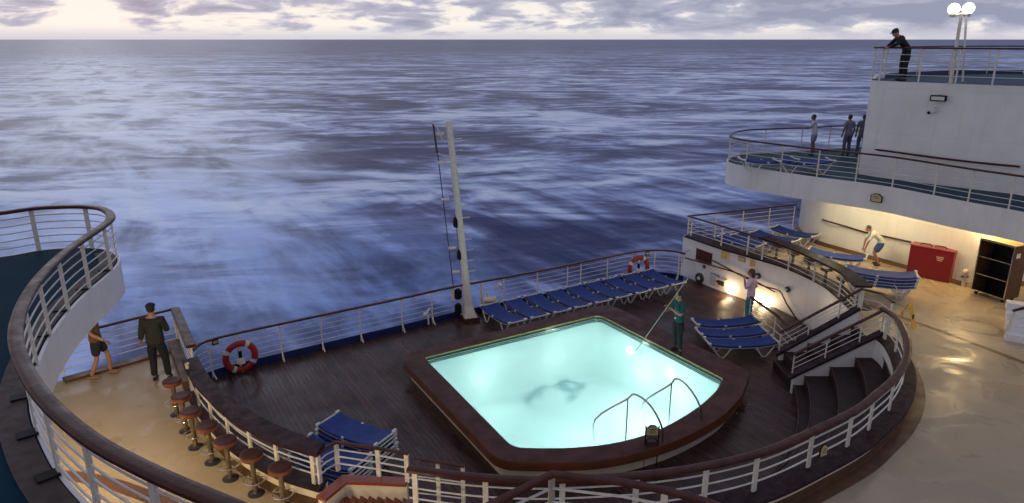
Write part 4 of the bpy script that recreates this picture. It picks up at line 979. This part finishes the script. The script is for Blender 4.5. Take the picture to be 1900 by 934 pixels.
# flared foot
b = MB(); top = mb.lerp(mt, .12); vs = []
for r_, z_ in ((.30, 0), (.22, .18), (.14, .45), (.12, .75)):
    c_ = mb.lerp(mt, z_/mt.z)
    for k in range(4): a = PI/4+k*PI/2+.3; vs.append(Vector((c_.x+r_*math.cos(a)*1.1, c_.y+r_*math.sin(a)*1.1, z_)))
b.add(vs, [(i*4+k, i*4+(k+1) % 4, i*4+4+(k+1) % 4, i*4+4+k) for i in range(3) for k in range(4)]+[(12, 13, 14, 15)]); b.build('foot', 'post', t)
MB().box(mb+Vector((0, 0, .05)), (.5, .5, .1), .3).build('foot_base', 'rim', t)
for i in range(15):
    c_ = mb.lerp(mt, .20+.77*i/14); MB().tube([c_+Vector((.05, 0, 0)), c_+Vector((.30, .02, .015)), c_+Vector((.30, .12, .015)), c_+Vector((.05, .1, 0))], .009, 6).build('rung', 'plast', t, True)
for px, py in ((822, 249), (826, 302), (832, 370), (845, 460), (852, 504)):
    c_ = UY(px, py, MY); MB().tube([c_+Vector((.02, 0, 0)), c_+Vector((-.20, -.05, 0))], .045, 10).build('deck_light', 'cream', t, True)
c1, c2, c3 = UY(835, 233, MY), UY(802, 229, MY), UY(836, 243, MY)
MB().tube([c1, c2], .022, 8).build('crane_arm', 'plast', t, True)
MB().tube([c2+Vector((.1, 0, -.05)), UY(822, 262, MY)], .015, 6).build('arm_brace', 'plast', t, True)
MB().tube([UY(812, 285, MY), UY(834, 292, MY)], .018, 6).build('arm_brace', 'plast', t, True)
MB().tube([c2, UY(807, 250, MY), UY(812, 285, MY), UY(841, 531, MY+.2)], .014, 6).build('halyard', 'dark', t, True)
MB().tube([UY(804, 232, MY), UY(811, 285, MY)], .028, 6).build('halyard_pole', 'dark', t, True)
MB().tube([UY(846, 410, MY), UY(864, 570, MY)], .014, 6).build('cable', 'black', t, True)
for px, py, lb_ in ((846, 412, 'upper black lantern on the mast'), (853, 472, 'lower black lantern on the mast')):
    c_ = UY(px, py, MY-.02); MB().lathe([(.05, -.17), (.085, -.13), (.085, .08), (.04, .15)], c_, 14).build('lantern', 'black', t, True)
a = UY(849, 545, MY+.1); t = thing('signal_lamp', 'pair of black lamps on a white bracket at the railing left of the mast foot', 'lamp', (a.x, a.y, 0))
MB().tube([Vector((a.x+.1, a.y, 0)), Vector((a.x+.1, a.y, a.z+.2))], .022, 8).build('bracket_post', 'plast', t, True)
MB().box(a+Vector((-.14, 0, -.02)), (.10, .14, .40)).build('white_box', 'cream', t, bevel=.01)
for py in (545, 572):
    c_ = UY(850, py, MY+.1); MB().lathe([(.06, -.18), (.11, -.14), (.11, .10), (.05, .16)], c_, 14).build('lantern', 'black', t, True)
a = U(908, 582, 0); t = thing('deck_winch', 'small white winch with upright arms just right of the mast foot', 'winch', a)
MB().box(a+Vector((0, .1, .22)), (.42, .3, .44), .3).build('body', 'plast', t, bevel=.03)
MB().tube([a+Vector((-.24, .1, .3)), a+Vector((-.26, .1, .95))], .035, 8).build('arm', 'cream', t, True); MB().tube([a+Vector((.30, .3, 0)), a+Vector((.32, .3, .8))], .02, 8).build('arm', 'cream', t, True)
MB().tube([a+Vector((-.15, -.1, .5)), a+Vector((.22, -.1, .52))], .09, 12).build('drum', 'cream', t, True); MB().ball(a+Vector((.32, .3, .84)), .08, 10, 7).build('knob', 'cream', t, True)
MB().tube([a+Vector((-.06, .1, .44)), a+Vector((-.05, .1, .68))], .05, 8).build('crank', 'plast', t, True)
a, d, n = near_on(stern, 793, 575); t = thing('railing_bracket', 'small white pivoting bracket clamped to the stern railing left of the mast', 'bracket', a)
MB().tube([a+n*.05, a+n*.18+Vector((0, 0, .1)), a+n*.3+d*-.2], .03, 8).build('arm', 'plast', t, True); MB().ball(a+n*.3+d*-.22, .07, 10, 7).build('head', 'plast', t, True); MB().tube([a+n*.06, a+n*.08+Vector((0, 0, -.45))], .025, 8).build('stem', 'plast', t, True)
# ------------------------------------------------------------------ things on the right terrace
a0, a1 = U(1682, 508, Z1), U(1762, 525, Z1); d = (a1-a0); w = d.length; d.normalize(); n = Vector((d.y, -d.x, 0)); ang = math.atan2(d.y, d.x); c = (a0+a1)/2+n*-.12
hgt = .95; t = thing('red_locker', 'glossy red metal locker with black handles standing against the lit wall', 'locker', (c.x, c.y, Z1))
MB().box(c+Vector((0, 0, hgt/2)), (w, .42, hgt), ang).build('body', 'redbox', t, bevel=.015)
MB().box(c+Vector((0, 0, hgt+.012)), (w+.03, .45, .022), ang).build('lid', 'redbox', t, bevel=.006)
MB().box(c+n*.214+Vector((0, 0, hgt*.5)), (w*.94, .01, hgt*.86), ang).build('door', 'redbox', t, bevel=.004)
for k, dx in ((0, -.22), (1, .18)): MB().tube([c+d*(dx-.16)+Vector((0, 0, hgt+.02)), c+d*(dx-.12)+Vector((0, 0, hgt+.075)), c+d*(dx+.12)+Vector((0, 0, hgt+.075)), c+d*(dx+.16)+Vector((0, 0, hgt+.02))], .016, 6).build('handle', 'black', t, True)
for k in range(3): MB().box(c+n*.222+d*.25+Vector((0, 0, hgt*.78-k*.05)), (.20-.03*k, .004, .022), ang).build('lettering', 'cream', t)
a0, a1 = U(1807, 547, Z1+.0), U(1868, 557, Z1); a0 = U(1801, 537, Z1+.12); a0.z = Z1; d = Vector((.39, -.92, 0)).normalized(); n = Vector((d.y, -d.x, 0))
ang = math.atan2(d.y, d.x); w, dp, hh = .95, .60, 1.52; c = a0+d*w/2-n*dp/2
t = thing('trolley_cabinet', 'tall brown open trolley cabinet with three empty dark shelves on castors', 'cabinet', (c.x, c.y, Z1))
def cb(nm, x, y, z, sx_, sy, sz, m_): MB().box(c+d*x+n*y+Vector((0, 0, z)), (sx_, sy, sz), ang).build(nm, m_, t)
zb = .12
cb('side_panel', -w/2+.015, 0, zb+hh/2, .03, dp, hh, 'brownbox'); cb('side_panel', w/2-.015, 0, zb+hh/2, .03, dp, hh, 'brownbox')
cb('back_panel', 0, -dp/2+.01, zb+hh/2, w-.064, .02, hh-.06, 'black'); cb('top_panel', 0, 0, zb+hh+.013, w, dp, .024, 'gold'); cb('bottom_panel', 0, 0, zb+.015, w-.064, dp-.004, .03, 'chrome')
for k in (1, 2): cb('shelf', 0, .01, zb+hh*k/3, w-.064, dp-.06, .02, 'chrome')
for x in (-1, 1): cb('edge_trim', x*(w/2-.014), dp/2+.007, zb+hh/2, .028, .012, hh, 'chrome')
cb('edge_trim', 0, dp/2+.007, zb+hh-.02, w-.06, .012, .03, 'chrome')
MB().box(c+d*(w/2+.004)+n*.1+Vector((0, 0, zb+hh*.82)), (.006, .16, .13), ang).build('label_plate', 'plast', t)
for x in (-1, 1):
    for y in (-1, 1):
        q = c+d*x*(w/2-.1)+n*y*(dp/2-.1)+Vector((0, 0, .055)); MB().tube([q-d*.02, q+d*.02], .055, 14).build('castor', 'black', t, True)
a = U(1680, 606, Z1); t = thing('wet_floor_sign', 'yellow folding caution floor sign on the wet terrace', 'floor sign', a)
for s, nm in ((-1, 'front_panel'), (1, 'back_panel')):
    b = MB(); ax = Vector((.70, -.71, 0)); ay = Vector((.71, .70, 0)); q = lambda x, y, z: a+ax*x+ay*y+Vector((0, 0, z))
    for o_ in (0,):
        A4 = [q(s*.20, -.16, .0), q(s*.20, .16, .0), q(s*.02, .13, .62), q(s*.02, -.13, .62)]; nrm = ax*s*.012
        b.add(A4+[v+nrm for v in A4], [(0, 1, 2, 3), (7, 6, 5, 4), (0, 4, 5, 1), (1, 5, 6, 2), (2, 6, 7, 3), (3, 7, 4, 0)])
    b.build(nm, 'yellow', t)
    MB().box(q(s*.135, 0, .30), (.015, .10, .12), math.atan2(ax.y, ax.x)).build('pictogram', 'black', t)
a, d, n = near_on(wb, 1793, 515); t = thing('hydrant', 'small cream hydrant valve on the wall foot between the locker and the cabinet', 'hydrant', (a.x, a.y, Z1))
a = a+n*.12; MB().tube([Vector((a.x, a.y, Z1)), Vector((a.x, a.y, Z1+.42))], .045, 10).build('pipe', 'cream', t, True); MB().ball((a.x, a.y, Z1+.45), .08, 10, 8).build('cap', 'cream', t, True)
MB().tube([Vector((a.x-.09, a.y, Z1+.30)), Vector((a.x+.09, a.y, Z1+.30))], .04, 10).build('outlet', 'brass', t, True)
# brown joint strip on the terrace
js = smooth(US([(1612, 566), (1690, 595), (1760, 620), (1850, 654), (1990, 708)], Z1+.004), 4)
o = MB().sweep(js, [(-.075, 0), (.075, 0)], False).build('floor_joint_strip', 'skirt'); tag(o, kind='structure')
# foot of the balcony stair at the right edge
a = U(1880, 640, Z1); t = thing('balcony_stair', 'pale foot of a white railed stair at the right edge of the terrace', 'stairs', a)
e = U(1866, 636, Z1); dd = Vector((1.5, -.85, 0)).normalized(); nn_ = Vector((.85, 1.5, 0)).normalized()
for k in range(4): MB().box(e+dd*(1.0)+nn_*(.28+.28*k)+Vector((0, 0, .09+.17*k)), (2.0, .30, .18), math.atan2(dd.y, dd.x)).build('step', 'white', t)
rl = [UY(1880, 570, e.y+.3), UY(1960, 545, e.y+.2)]
MB().tube([e+nn_*.3+Vector((0, 0, .1)), UY(1884, 575, (e+nn_*.3).y)], .03, 8).build('post', 'post', t, True)
for k in range(4):
    q = UY(1884, 578+15*k, (e+nn_*.3).y); MB().tube([q, q+Vector((.75, -.1, .22))], .012, 6).build('bar', 'bar', t, True)
q = UY(1884, 574, (e+nn_*.3).y); MB().tube([q+Vector((-.05, 0, -.04)), q+Vector((.9, -.1, .30))], .035, 8).build('handrail', 'varnish', t, True)
# ------------------------------------------------------------------ people
def skinmesh(verts, edges, radii, root=0, sub=2):
    me = bpy.data.meshes.new('tmp'); me.from_pydata([tuple(v) for v in verts], edges, []); o = bpy.data.objects.new('tmp', me); COL.objects.link(o)
    sk = o.modifiers.new('s', 'SKIN'); sv = me.skin_vertices[0].data
    for i, r in enumerate(radii):
        sv[i].radius = r if isinstance(r, tuple) else (r, r); sv[i].use_root = (i == root)
    sk.use_smooth_shade = True; ss = o.modifiers.new('u', 'SUBSURF'); ss.levels = sub; ss.render_levels = sub
    dg = bpy.context.evaluated_depsgraph_get(); dg.update(); m2 = bpy.data.meshes.new_from_object(o.evaluated_get(dg))
    vs = [v.co.copy() for v in m2.vertices]; fs = [tuple(p.vertices) for p in m2.polygons]
    bpy.data.objects.remove(o); bpy.data.meshes.remove(m2); return vs, fs
SK = mat('skin', (.42, .22, .14), .55, col2=(.36, .18, .11), nscale=30); SK2 = mat('dark_skin', (.16, .08, .05), .5)
HAIR = mat('dark_hair', (.02, .014, .010), .6); HAIRB = mat('brown_hair', (.09, .04, .02), .6)
def person(label, loc, heading, scale=1, lean=0, J=None, shirt=((.02, .02, .02), 'short'), trousers=((.01, .01, .015), 'long'), skin=SK, hair=HAIR, cap=None, hairlen=0, shoes=(.02, .02, .02), headturn=(0, 0), belt=None, bulk=1):
    j = dict(pel=(0, 0, .93), waist=(0, 0, 1.09), chest=(0, .01, 1.29), nb=(0, -.01, 1.44), neck=(0, .01, 1.51), head=(0, .035, 1.635),
             shl=(-.18, 0, 1.405), shr=(.18, 0, 1.405), ell=(-.235, -.03, 1.13), elr=(.235, -.03, 1.13), wrl=(-.245, .06, .89), wrr=(.245, .06, .89),
             hl=(-.095, 0, .88), hr=(.095, 0, .88), kl=(-.11, .03, .49), kr=(.11, .03, .49), al=(-.12, -.01, .085), ar=(.12, -.01, .085))
    Rl = Matrix.Rotation(-lean, 3, 'X'); pv = Vector((0, 0, .93))
    for k in ('waist', 'chest', 'nb', 'neck', 'head', 'shl', 'shr', 'ell', 'elr', 'wrl', 'wrr'):
        f = .5 if k == 'waist' else 1; v = Vector(j[k])-pv; j[k] = pv+Matrix.Rotation(-lean*f, 3, 'X') @ v
    if lean:
        for k in ('ell', 'elr', 'wrl', 'wrr'): pass
    if J: j.update(J)
    j = {k: Vector(v) for k, v in j.items()}
    t = thing('person', label, 'person', (0, 0, 0))
    # body
    V = [j['pel'], j['waist'], j['chest'], j['nb'], j['neck'], j['head']+Vector((0, 0, -.03))]; Rr = [(.09, .07), (.09, .07), (.11, .07), (.075, .06), .05, .06]; E = [(0, 1), (1, 2), (2, 3), (3, 4), (4, 5)]
    for s in 'lr':
        k = len(V); sh, el, wr = j['sh'+s], j['el'+s], j['wr'+s]; V += [sh, sh.lerp(el, .5), el, el.lerp(wr, .4), wr]; Rr += [.05, .045, .04, .04, .027]; E += [(3, k), (k, k+1), (k+1, k+2), (k+2, k+3), (k+3, k+4)]
        k = len(V); hp, kn, an = j['h'+s], j['k'+s], j['a'+s]
        fd = Vector((0, 1, 0)); V += [hp, hp.lerp(kn, .45), kn, kn.lerp(an, .35), an]; Rr += ([.05, .05, .04, .045, .036] if trousers[1] == 'long' else [.06, .06, .05, .056, .036]); E += [(0, k), (k, k+1), (k+1, k+2), (k+2, k+3), (k+3, k+4)]
    vs, fs = skinmesh(V, E, Rr); b = MB(); b.add(vs, fs)
    H_ = j['head']; Rh = Matrix.Rotation(headturn[0], 3, 'Z') @ Matrix.Rotation(-lean*.4-headturn[1], 3, 'X')
    b.ball(H_, (.075, .095, .118), 16, 12, Rh); b.ball(H_+Rh @ Vector((0, .05, -.065)), (.048, .05, .045), 12, 8, Rh)
    b.ball(H_+Rh @ Vector((0, .098, -.015)), (.013, .022, .026), 8, 6, Rh)
    for s in (-1, 1): b.ball(H_+Rh @ Vector((s*.077, -.005, -.01)), (.012, .022, .032), 8, 6, Rh)
    # hands: palm, four fingers and a thumb
    for s, sg_ in (('l', -1), ('r', 1)):
        w, e = j['wr'+s], j['el'+s]; d = (w-e).normalized(); side = d.cross(Vector((0, 0, 1)))
        if side.length < .2: side = d.cross(Vector((0, 1, 0)))
        side.normalize(); dn = side.cross(d).normalized()
        if dn.z > 0: dn = -dn
        Rm = Matrix([side, d, dn]).transposed(); pc_ = w+d*.05; b.ball(pc_, (.042, .058, .018), 12, 8, Rm)
        for i, (o_, ln) in enumerate(((-.03, .062), (-.010, .075), (.011, .070), (.031, .052))):
            a = w+d*.075+side*o_; m1 = a+d*ln*.5+dn*.008; m2 = a+d*ln*.85+dn*.03; b.tube([a, m1, m2], .0085, 6, r2=.006)
        a = w+d*.03-side*.03*sg_; b.tube([a, a+d*.03-side*.03*sg_, a+d*.06-side*.035*sg_+dn*.01], .010, 6, r2=.007)
    b.build('body', skin, t, True, sharp=180)
    fe_ = MB()
    for s in (-1, 1): fe_.ball(H_+Rh @ Vector((s*.03, .087, .012)), (.012, .008, .007), 8, 6, Rh)
    fe_.ball(H_+Rh @ Vector((0, .098, -.062)), (.024, .006, .005), 8, 5, Rh); fe_.build('face_features', HAIR, t, True, sharp=180)
    # clothes
    sm = mat('shirt_cloth', shirt[0], .85, col2=tuple(c*.8 for c in shirt[0]), nscale=9, bump=(14, .5)); tm = mat('trouser_cloth', trousers[0], .85, col2=tuple(c*.75 for c in trousers[0]), nscale=9, bump=(12, .5))
    V = [j['pel']+Vector((0, 0, -.10)), j['pel']+Vector((0, 0, .03)), j['waist'], j['chest'], j['nb']]; Rr = [(.185*bulk, .145*bulk), (.172*bulk, .135*bulk), (.142*bulk*bulk, .115*bulk), (.168*bulk, .118*bulk), (.10, .088)]; E = [(0, 1), (1, 2), (2, 3), (3, 4)]
    for s in 'lr':
        k = len(V); sh, el, wr = j['sh'+s], j['el'+s], j['wr'+s]; V += [sh, sh.lerp(el, .55)]; Rr += [.078*bulk, .066*bulk]; E += [(4, k), (k, k+1)]
        if shirt[1] == 'long': V += [el, el.lerp(wr, .5), el.lerp(wr, .92)]; Rr += [.060*bulk, .055*bulk, .045]; E += [(k+1, k+2), (k+2, k+3), (k+3, k+4)]
        else: V += [sh.lerp(el, .85)]; Rr += [.062]; E += [(k+1, k+2)]
    vs, fs = skinmesh(V, E, Rr); MB().add(vs, fs).build('shirt' if shirt[1] == 'short' else 'jacket', sm, t, True, sharp=180)
    V = [j['pel']+Vector((0, 0, .07)), j['pel']]; Rr = [(.142, .115), (.148, .122)]; E = [(0, 1)]
    for s in 'lr':
        k = len(V); hp, kn, an = j['h'+s], j['k'+s], j['a'+s]; V += [hp, hp.lerp(kn, .5), hp.lerp(kn, .85)]; Rr += [.115, .104, .086]; E += [(1, k), (k, k+1), (k+1, k+2)]
        if trousers[1] == 'long': V += [kn, kn.lerp(an, .5), kn.lerp(an, .93)]; Rr += [.080, .074, .070]; E += [(k+2, k+3), (k+3, k+4), (k+4, k+5)]
    vs, fs = skinmesh(V, E, Rr, 1); MB().add(vs, fs).build('trousers' if trousers[1] == 'long' else 'shorts', tm, t, True, sharp=180)
    for s in 'lr':
        an = j['a'+s]; kn = j['k'+s]; MB().ball(an+Vector((0, .055, -.038)), (.048, .135, .045), 12, 8).build('shoe', mat('shoe_leather', shoes, .5), t, True, sharp=180)
    hb = MB(); hb.ball(H_+Rh @ Vector((0, -.014, .022)), (.083, .098, .108), 16, 12, Rh)
    hb.v = [v for v in hb.v]
    keep = MB(); cut = Rh @ Vector((0, .55, -.6)); idx = {}
    for f in hb.f:
        cc_ = sum((hb.v[i] for i in f), Vector())/4-H_
        loc_ = Rh.transposed() @ cc_
        if loc_.z > (-.005 if loc_.y > -.02 else -.06) and not (loc_.y > .055 and loc_.z < .065): keep.add([hb.v[i] for i in f], [(0, 1, 2, 3)])
    if hairlen: keep.ball(H_+Rh @ Vector((0, -.075, -.05)), (.075, .055, .12+hairlen), 12, 8, Rh)
    keep.build('hair', hair, t, True, sharp=180)
    if cap:
        cb_ = MB(); cb_.ball(H_+Rh @ Vector((0, -.01, .065)), (.093, .11, .068), 16, 8, Rh); cb_.ball(H_+Rh @ Vector((0, .10, .055)), (.07, .07, .010), 12, 6, Rh); cb_.build('cap', mat('cap_cloth', cap, .8), t, True, sharp=180)
    if belt:
        MB().box(j['pel']+Vector((0, .128, .055)), (.06, .012, .04)).build('belt_buckle', 'chrome', t)
    t.location = loc; t.rotation_euler.z = heading; t.scale = (scale,)*3
    return t
# heading: 0 faces away from the photographer (+Y)
DK = (.014, .015, .020)
person('man in dark jacket and cap, back turned, standing by the bar stools', U(300, 706, Z1), .15, 1.0, J=dict(wrl=(-.30, .04, .93), wrr=(.13, .26, 1.12), elr=(.25, .05, 1.14), hl=(-.10, 0, .88), hr=(.10, 0, .88), al=(-.13, 0, .085), ar=(.16, 0, .085), kr=(.14, .03, .49)),
       shirt=((.022, .024, .020), 'long'), trousers=((.010, .010, .016), 'long'), cap=(.015, .015, .018), hair=HAIR, bulk=1.16)
person('passer-by in brown top and dark shorts walking below the left balcony', U(190, 700, Z1), -1.2, .98, J=dict(al=(-.11, .16, .085), kl=(-.11, .16, .50), ar=(.11, -.18, .10), kr=(.11, -.02, .48), wrl=(-.27, -.12, .92), wrr=(.27, .22, .95)),
       shirt=((.16, .075, .03), 'short'), trousers=((.02, .022, .03), 'short'), hair=HAIR, shoes=(.25, .14, .06))
wk = U(1256, 652, ZP); person('pool cleaner in teal shirt and black trousers holding a long pole', wk, PI*.62, .95, lean=.06,
       J=dict(elr=(.26, .12, 1.14), wrr=(.12, .33, 1.20), ell=(-.26, .14, 1.16), wrl=(-.02, .36, 1.33), al=(-.16, .02, .085), ar=(.14, -.06, .085), kl=(-.14, .05, .49)), shirt=((.012, .085, .080), 'short'), trousers=((.008, .010, .014), 'long'), skin=SK, belt=1)
hd = Vector((wk.x, wk.y, 0))
p0 = U(1180, 642, ZW+.1); p0.z = ZW-.05
hand = wk+Matrix.Rotation(PI*.62, 3, 'Z') @ Vector((.05, .42, 1.27))*.95
top_ = UY(1290, 508, hand.y+.55); 
t = thing('pool_net', 'long pale aluminium pool cleaning pole held by the cleaner, dipping in the water', 'pool pole', hand)
tp_ = hand+(hand-p0).normalized()*1.15; MB().tube([p0, tp_], .012, 8).build('pole', 'net', t, True)
MB().tube([p0+Vector((.18*math.cos(a*PI/8), .18*math.sin(a*PI/8), -.04)) for a in range(16)], .012, 6, closed=True).build('net_ring', 'net', t, True)
wm = U(1388, 601, 0); person('woman in a pink T-shirt and turquoise trousers leaning on the low ramp railing', wm, .95, .99, lean=.05,
       J=dict(wrr=(.30, .10, .98), elr=(.27, -.06, 1.14), ell=(-.26, .10, 1.18), wrl=(-.08, .22, 1.42)), shirt=((.78, .56, .64), 'short'), trousers=((.03, .26, .26), 'long'), hair=HAIRB, hairlen=.06, shoes=(.4, .4, .4))
fm = near_on(ur, 1684, 90)[0]
LJ = dict(ell=(-.22, .42, 1.15), wrl=(-.05, .60, 1.05), elr=(.22, .42, 1.15), wrr=(.05, .62, 1.04))
person('man dressed in black with a cap bent over the handrail of the top deck', Vector((fm.x+.12, fm.y+.30, Z3)), 1.55, .95, lean=.62, J=LJ, shirt=((.010, .011, .012), 'long'), trousers=((.008, .008, .010), 'long'), cap=(.012, .012, .014), headturn=(0, .3))
SB = .86
fb_ = U(1500, 236, RT); person('balcony passenger in a pale shirt and shorts with both hands on the far handrail', Vector((fb_.x-.05, fb_.y-.75, Z2)), .9, SB, lean=.12, J=dict(ell=(-.24, .22, 1.16), wrl=(-.18, .46, 1.14), elr=(.24, .22, 1.16), wrr=(.16, .48, 1.14)), shirt=((.55, .52, .60), 'short'), trousers=((.22, .21, .28), 'short'), skin=SK2)
for px, lb_, hh, cs in ((1558, 'balcony passenger in grey standing left of the upper white wall', .15, (.20, .18, .26)), (1583, 'balcony passenger in darker grey beside the edge of the upper white wall', -.4, (.13, .12, .18))):
    q = U(px, 235, RT); person(lb_, Vector((q.x-.1, q.y-1.0, Z2)), hh, SB, shirt=(cs, 'short'), trousers=((.10, .10, .15), 'long'), skin=SK2)
q = U(1628, 492, Z1); person('passenger in a white shirt and blue shorts crouching by the lit deckhouse wall', Vector((q.x, q.y, Z1)), 1.3, .84, lean=.75, J=dict(hl=(-.095, 0, .82), hr=(.095, 0, .82), kl=(-.12, .18, .47), kr=(.12, .18, .47), wrl=(-.16, .55, .62), wrr=(.16, .55, .62), ell=(-.22, .50, .92), elr=(.22, .50, .92)), shirt=((.60, .62, .60), 'short'), trousers=((.04, .08, .22), 'short'), skin=SK)
# ------------------------------------------------------------------ sky and light
w = bpy.data.worlds.new('World'); S.world = w; w.use_nodes = True; nt = w.node_tree; N, L = nt.nodes, nt.links; N.clear()
out = N.new('ShaderNodeOutputWorld'); bg = N.new('ShaderNodeBackground'); L.new(bg.outputs[0], out.inputs[0])
tc = N.new('ShaderNodeTexCoord'); sep = N.new('ShaderNodeSeparateXYZ'); L.new(tc.outputs['Generated'], sep.inputs[0])
sky = N.new('ShaderNodeTexSky'); sky.sky_type = 'NISHITA'; sky.sun_disc = False; sky.sun_elevation = math.radians(1.5); sky.sun_rotation = math.radians(-28); sky.dust_density = 2; sky.air_density = 1.2
def mth(op, a, c=None, clamp=False):
    n = N.new('ShaderNodeMath'); n.operation = op; n.use_clamp = clamp
    for i, v in enumerate((a, c)):
        if v is None: continue
        if isinstance(v, (int, float)): n.inputs[i].default_value = v
        else: L.new(v, n.inputs[i])
    return n.outputs[0]
def ramp(v, pts):
    r = N.new('ShaderNodeValToRGB'); e = r.color_ramp.elements; e[0].position, e[0].color = pts[0][0], (*pts[0][1], 1); e[1].position, e[1].color = pts[-1][0], (*pts[-1][1], 1)
    for p_, c_ in pts[1:-1]: x = e.new(p_); x.color = (*c_, 1)
    L.new(v, r.inputs[0]); return r.outputs[0]
def mixc(f, a, c, bt='MIX'):
    n = N.new('ShaderNodeMix'); n.data_type = 'RGBA'; n.blend_type = bt
    if isinstance(f, (int, float)): n.inputs[0].default_value = f
    else: L.new(f, n.inputs[0])
    for i, v in ((6, a), (7, c)):
        if isinstance(v, tuple): n.inputs[i].default_value = (*v, 1)
        else: L.new(v, n.inputs[i])
    return n.outputs[2]
z = sep.outputs[2]
# overcast dome: cream at the horizon, lavender grey overhead
dome = ramp(mth('MAXIMUM', z, 0), [(0, (.60, .56, .60)), (.03, (.60, .57, .62)), (.10, (.50, .47, .54)), (.30, (.27, .27, .34)), (1, (.14, .145, .21))])
mp = N.new('ShaderNodeMapping'); mp.inputs['Scale'].default_value = (11, 11, 46); mp.inputs['Location'].default_value = (3.1, 0.4, 0.0); L.new(tc.outputs['Generated'], mp.inputs[0])
n1 = N.new('ShaderNodeTexNoise'); n1.inputs['Scale'].default_value = 1.0; n1.inputs['Detail'].default_value = 9; n1.inputs['Roughness'].default_value = .58; n1.inputs['Distortion'].default_value = .35; L.new(mp.outputs[0], n1.inputs['Vector'])
# clouds thicken with height above the pale horizon band and towards the right
azr = mth('MULTIPLY', sep.outputs[0], .16)
hgt_ = N.new('ShaderNodeMapRange'); hgt_.inputs[1].default_value = .004; hgt_.inputs[2].default_value = .030; hgt_.inputs[3].default_value = -.09; hgt_.inputs[4].default_value = .03; L.new(z, hgt_.inputs[0])
cv = mth('ADD', n1.outputs['Fac'], mth('ADD', azr, hgt_.outputs[0]))
cl = ramp(cv, [(.41, (0, 0, 0)), (.50, (1, 1, 1))])
cloudcol = mixc(ramp(cv, [(.46, (0, 0, 0)), (.64, (1, 1, 1))]), (.45, .46, .57), (.22, .245, .37))
low = N.new('ShaderNodeMapRange'); low.inputs[1].default_value = .0; low.inputs[2].default_value = .25; low.inputs[3].default_value = 1; low.inputs[4].default_value = .0; L.new(z, low.inputs[0])
bright = mixc(low.outputs[0], dome, (.90, .84, .76))
skyc0 = mixc(mth('MULTIPLY', cl, .9), bright, cloudcol)
hb = N.new('ShaderNodeMapRange'); hb.interpolation_type = 'SMOOTHSTEP'; hb.inputs[1].default_value = .0; hb.inputs[2].default_value = .020; hb.inputs[3].default_value = .85; hb.inputs[4].default_value = 0; L.new(z, hb.inputs[0])
skyc = mixc(hb.outputs[0], skyc0, (.56, .55, .62))
# weak real twilight sky added over the cloud
mul = N.new('ShaderNodeVectorMath'); mul.operation = 'SCALE'; mul.inputs['Scale'].default_value = .004; L.new(sky.outputs[0], mul.inputs[0])
add = N.new('ShaderNodeVectorMath'); add.operation = 'ADD'; L.new(skyc, add.inputs[0]); L.new(mul.outputs[0], add.inputs[1])
L.new(add.outputs[0], bg.inputs[0]); bg.inputs[1].default_value = 1.12
sl = bpy.data.lights.new('sun', 'SUN'); sl.energy = .10; sl.angle = math.radians(25); sl.color = (.80, .88, 1)
so = bpy.data.objects.new('sun', sl); COL.objects.link(so)
sd = Vector((-math.sin(math.radians(28)), math.cos(math.radians(28)), math.tan(math.radians(16)))); so.rotation_euler = sd.to_track_quat('Z', 'Y').to_euler()
vs_ = S.view_settings; vs_.view_transform = 'Standard'; vs_.look = 'None'; vs_.exposure = 0; vs_.gamma = 1
S.render.engine = 'CYCLES'
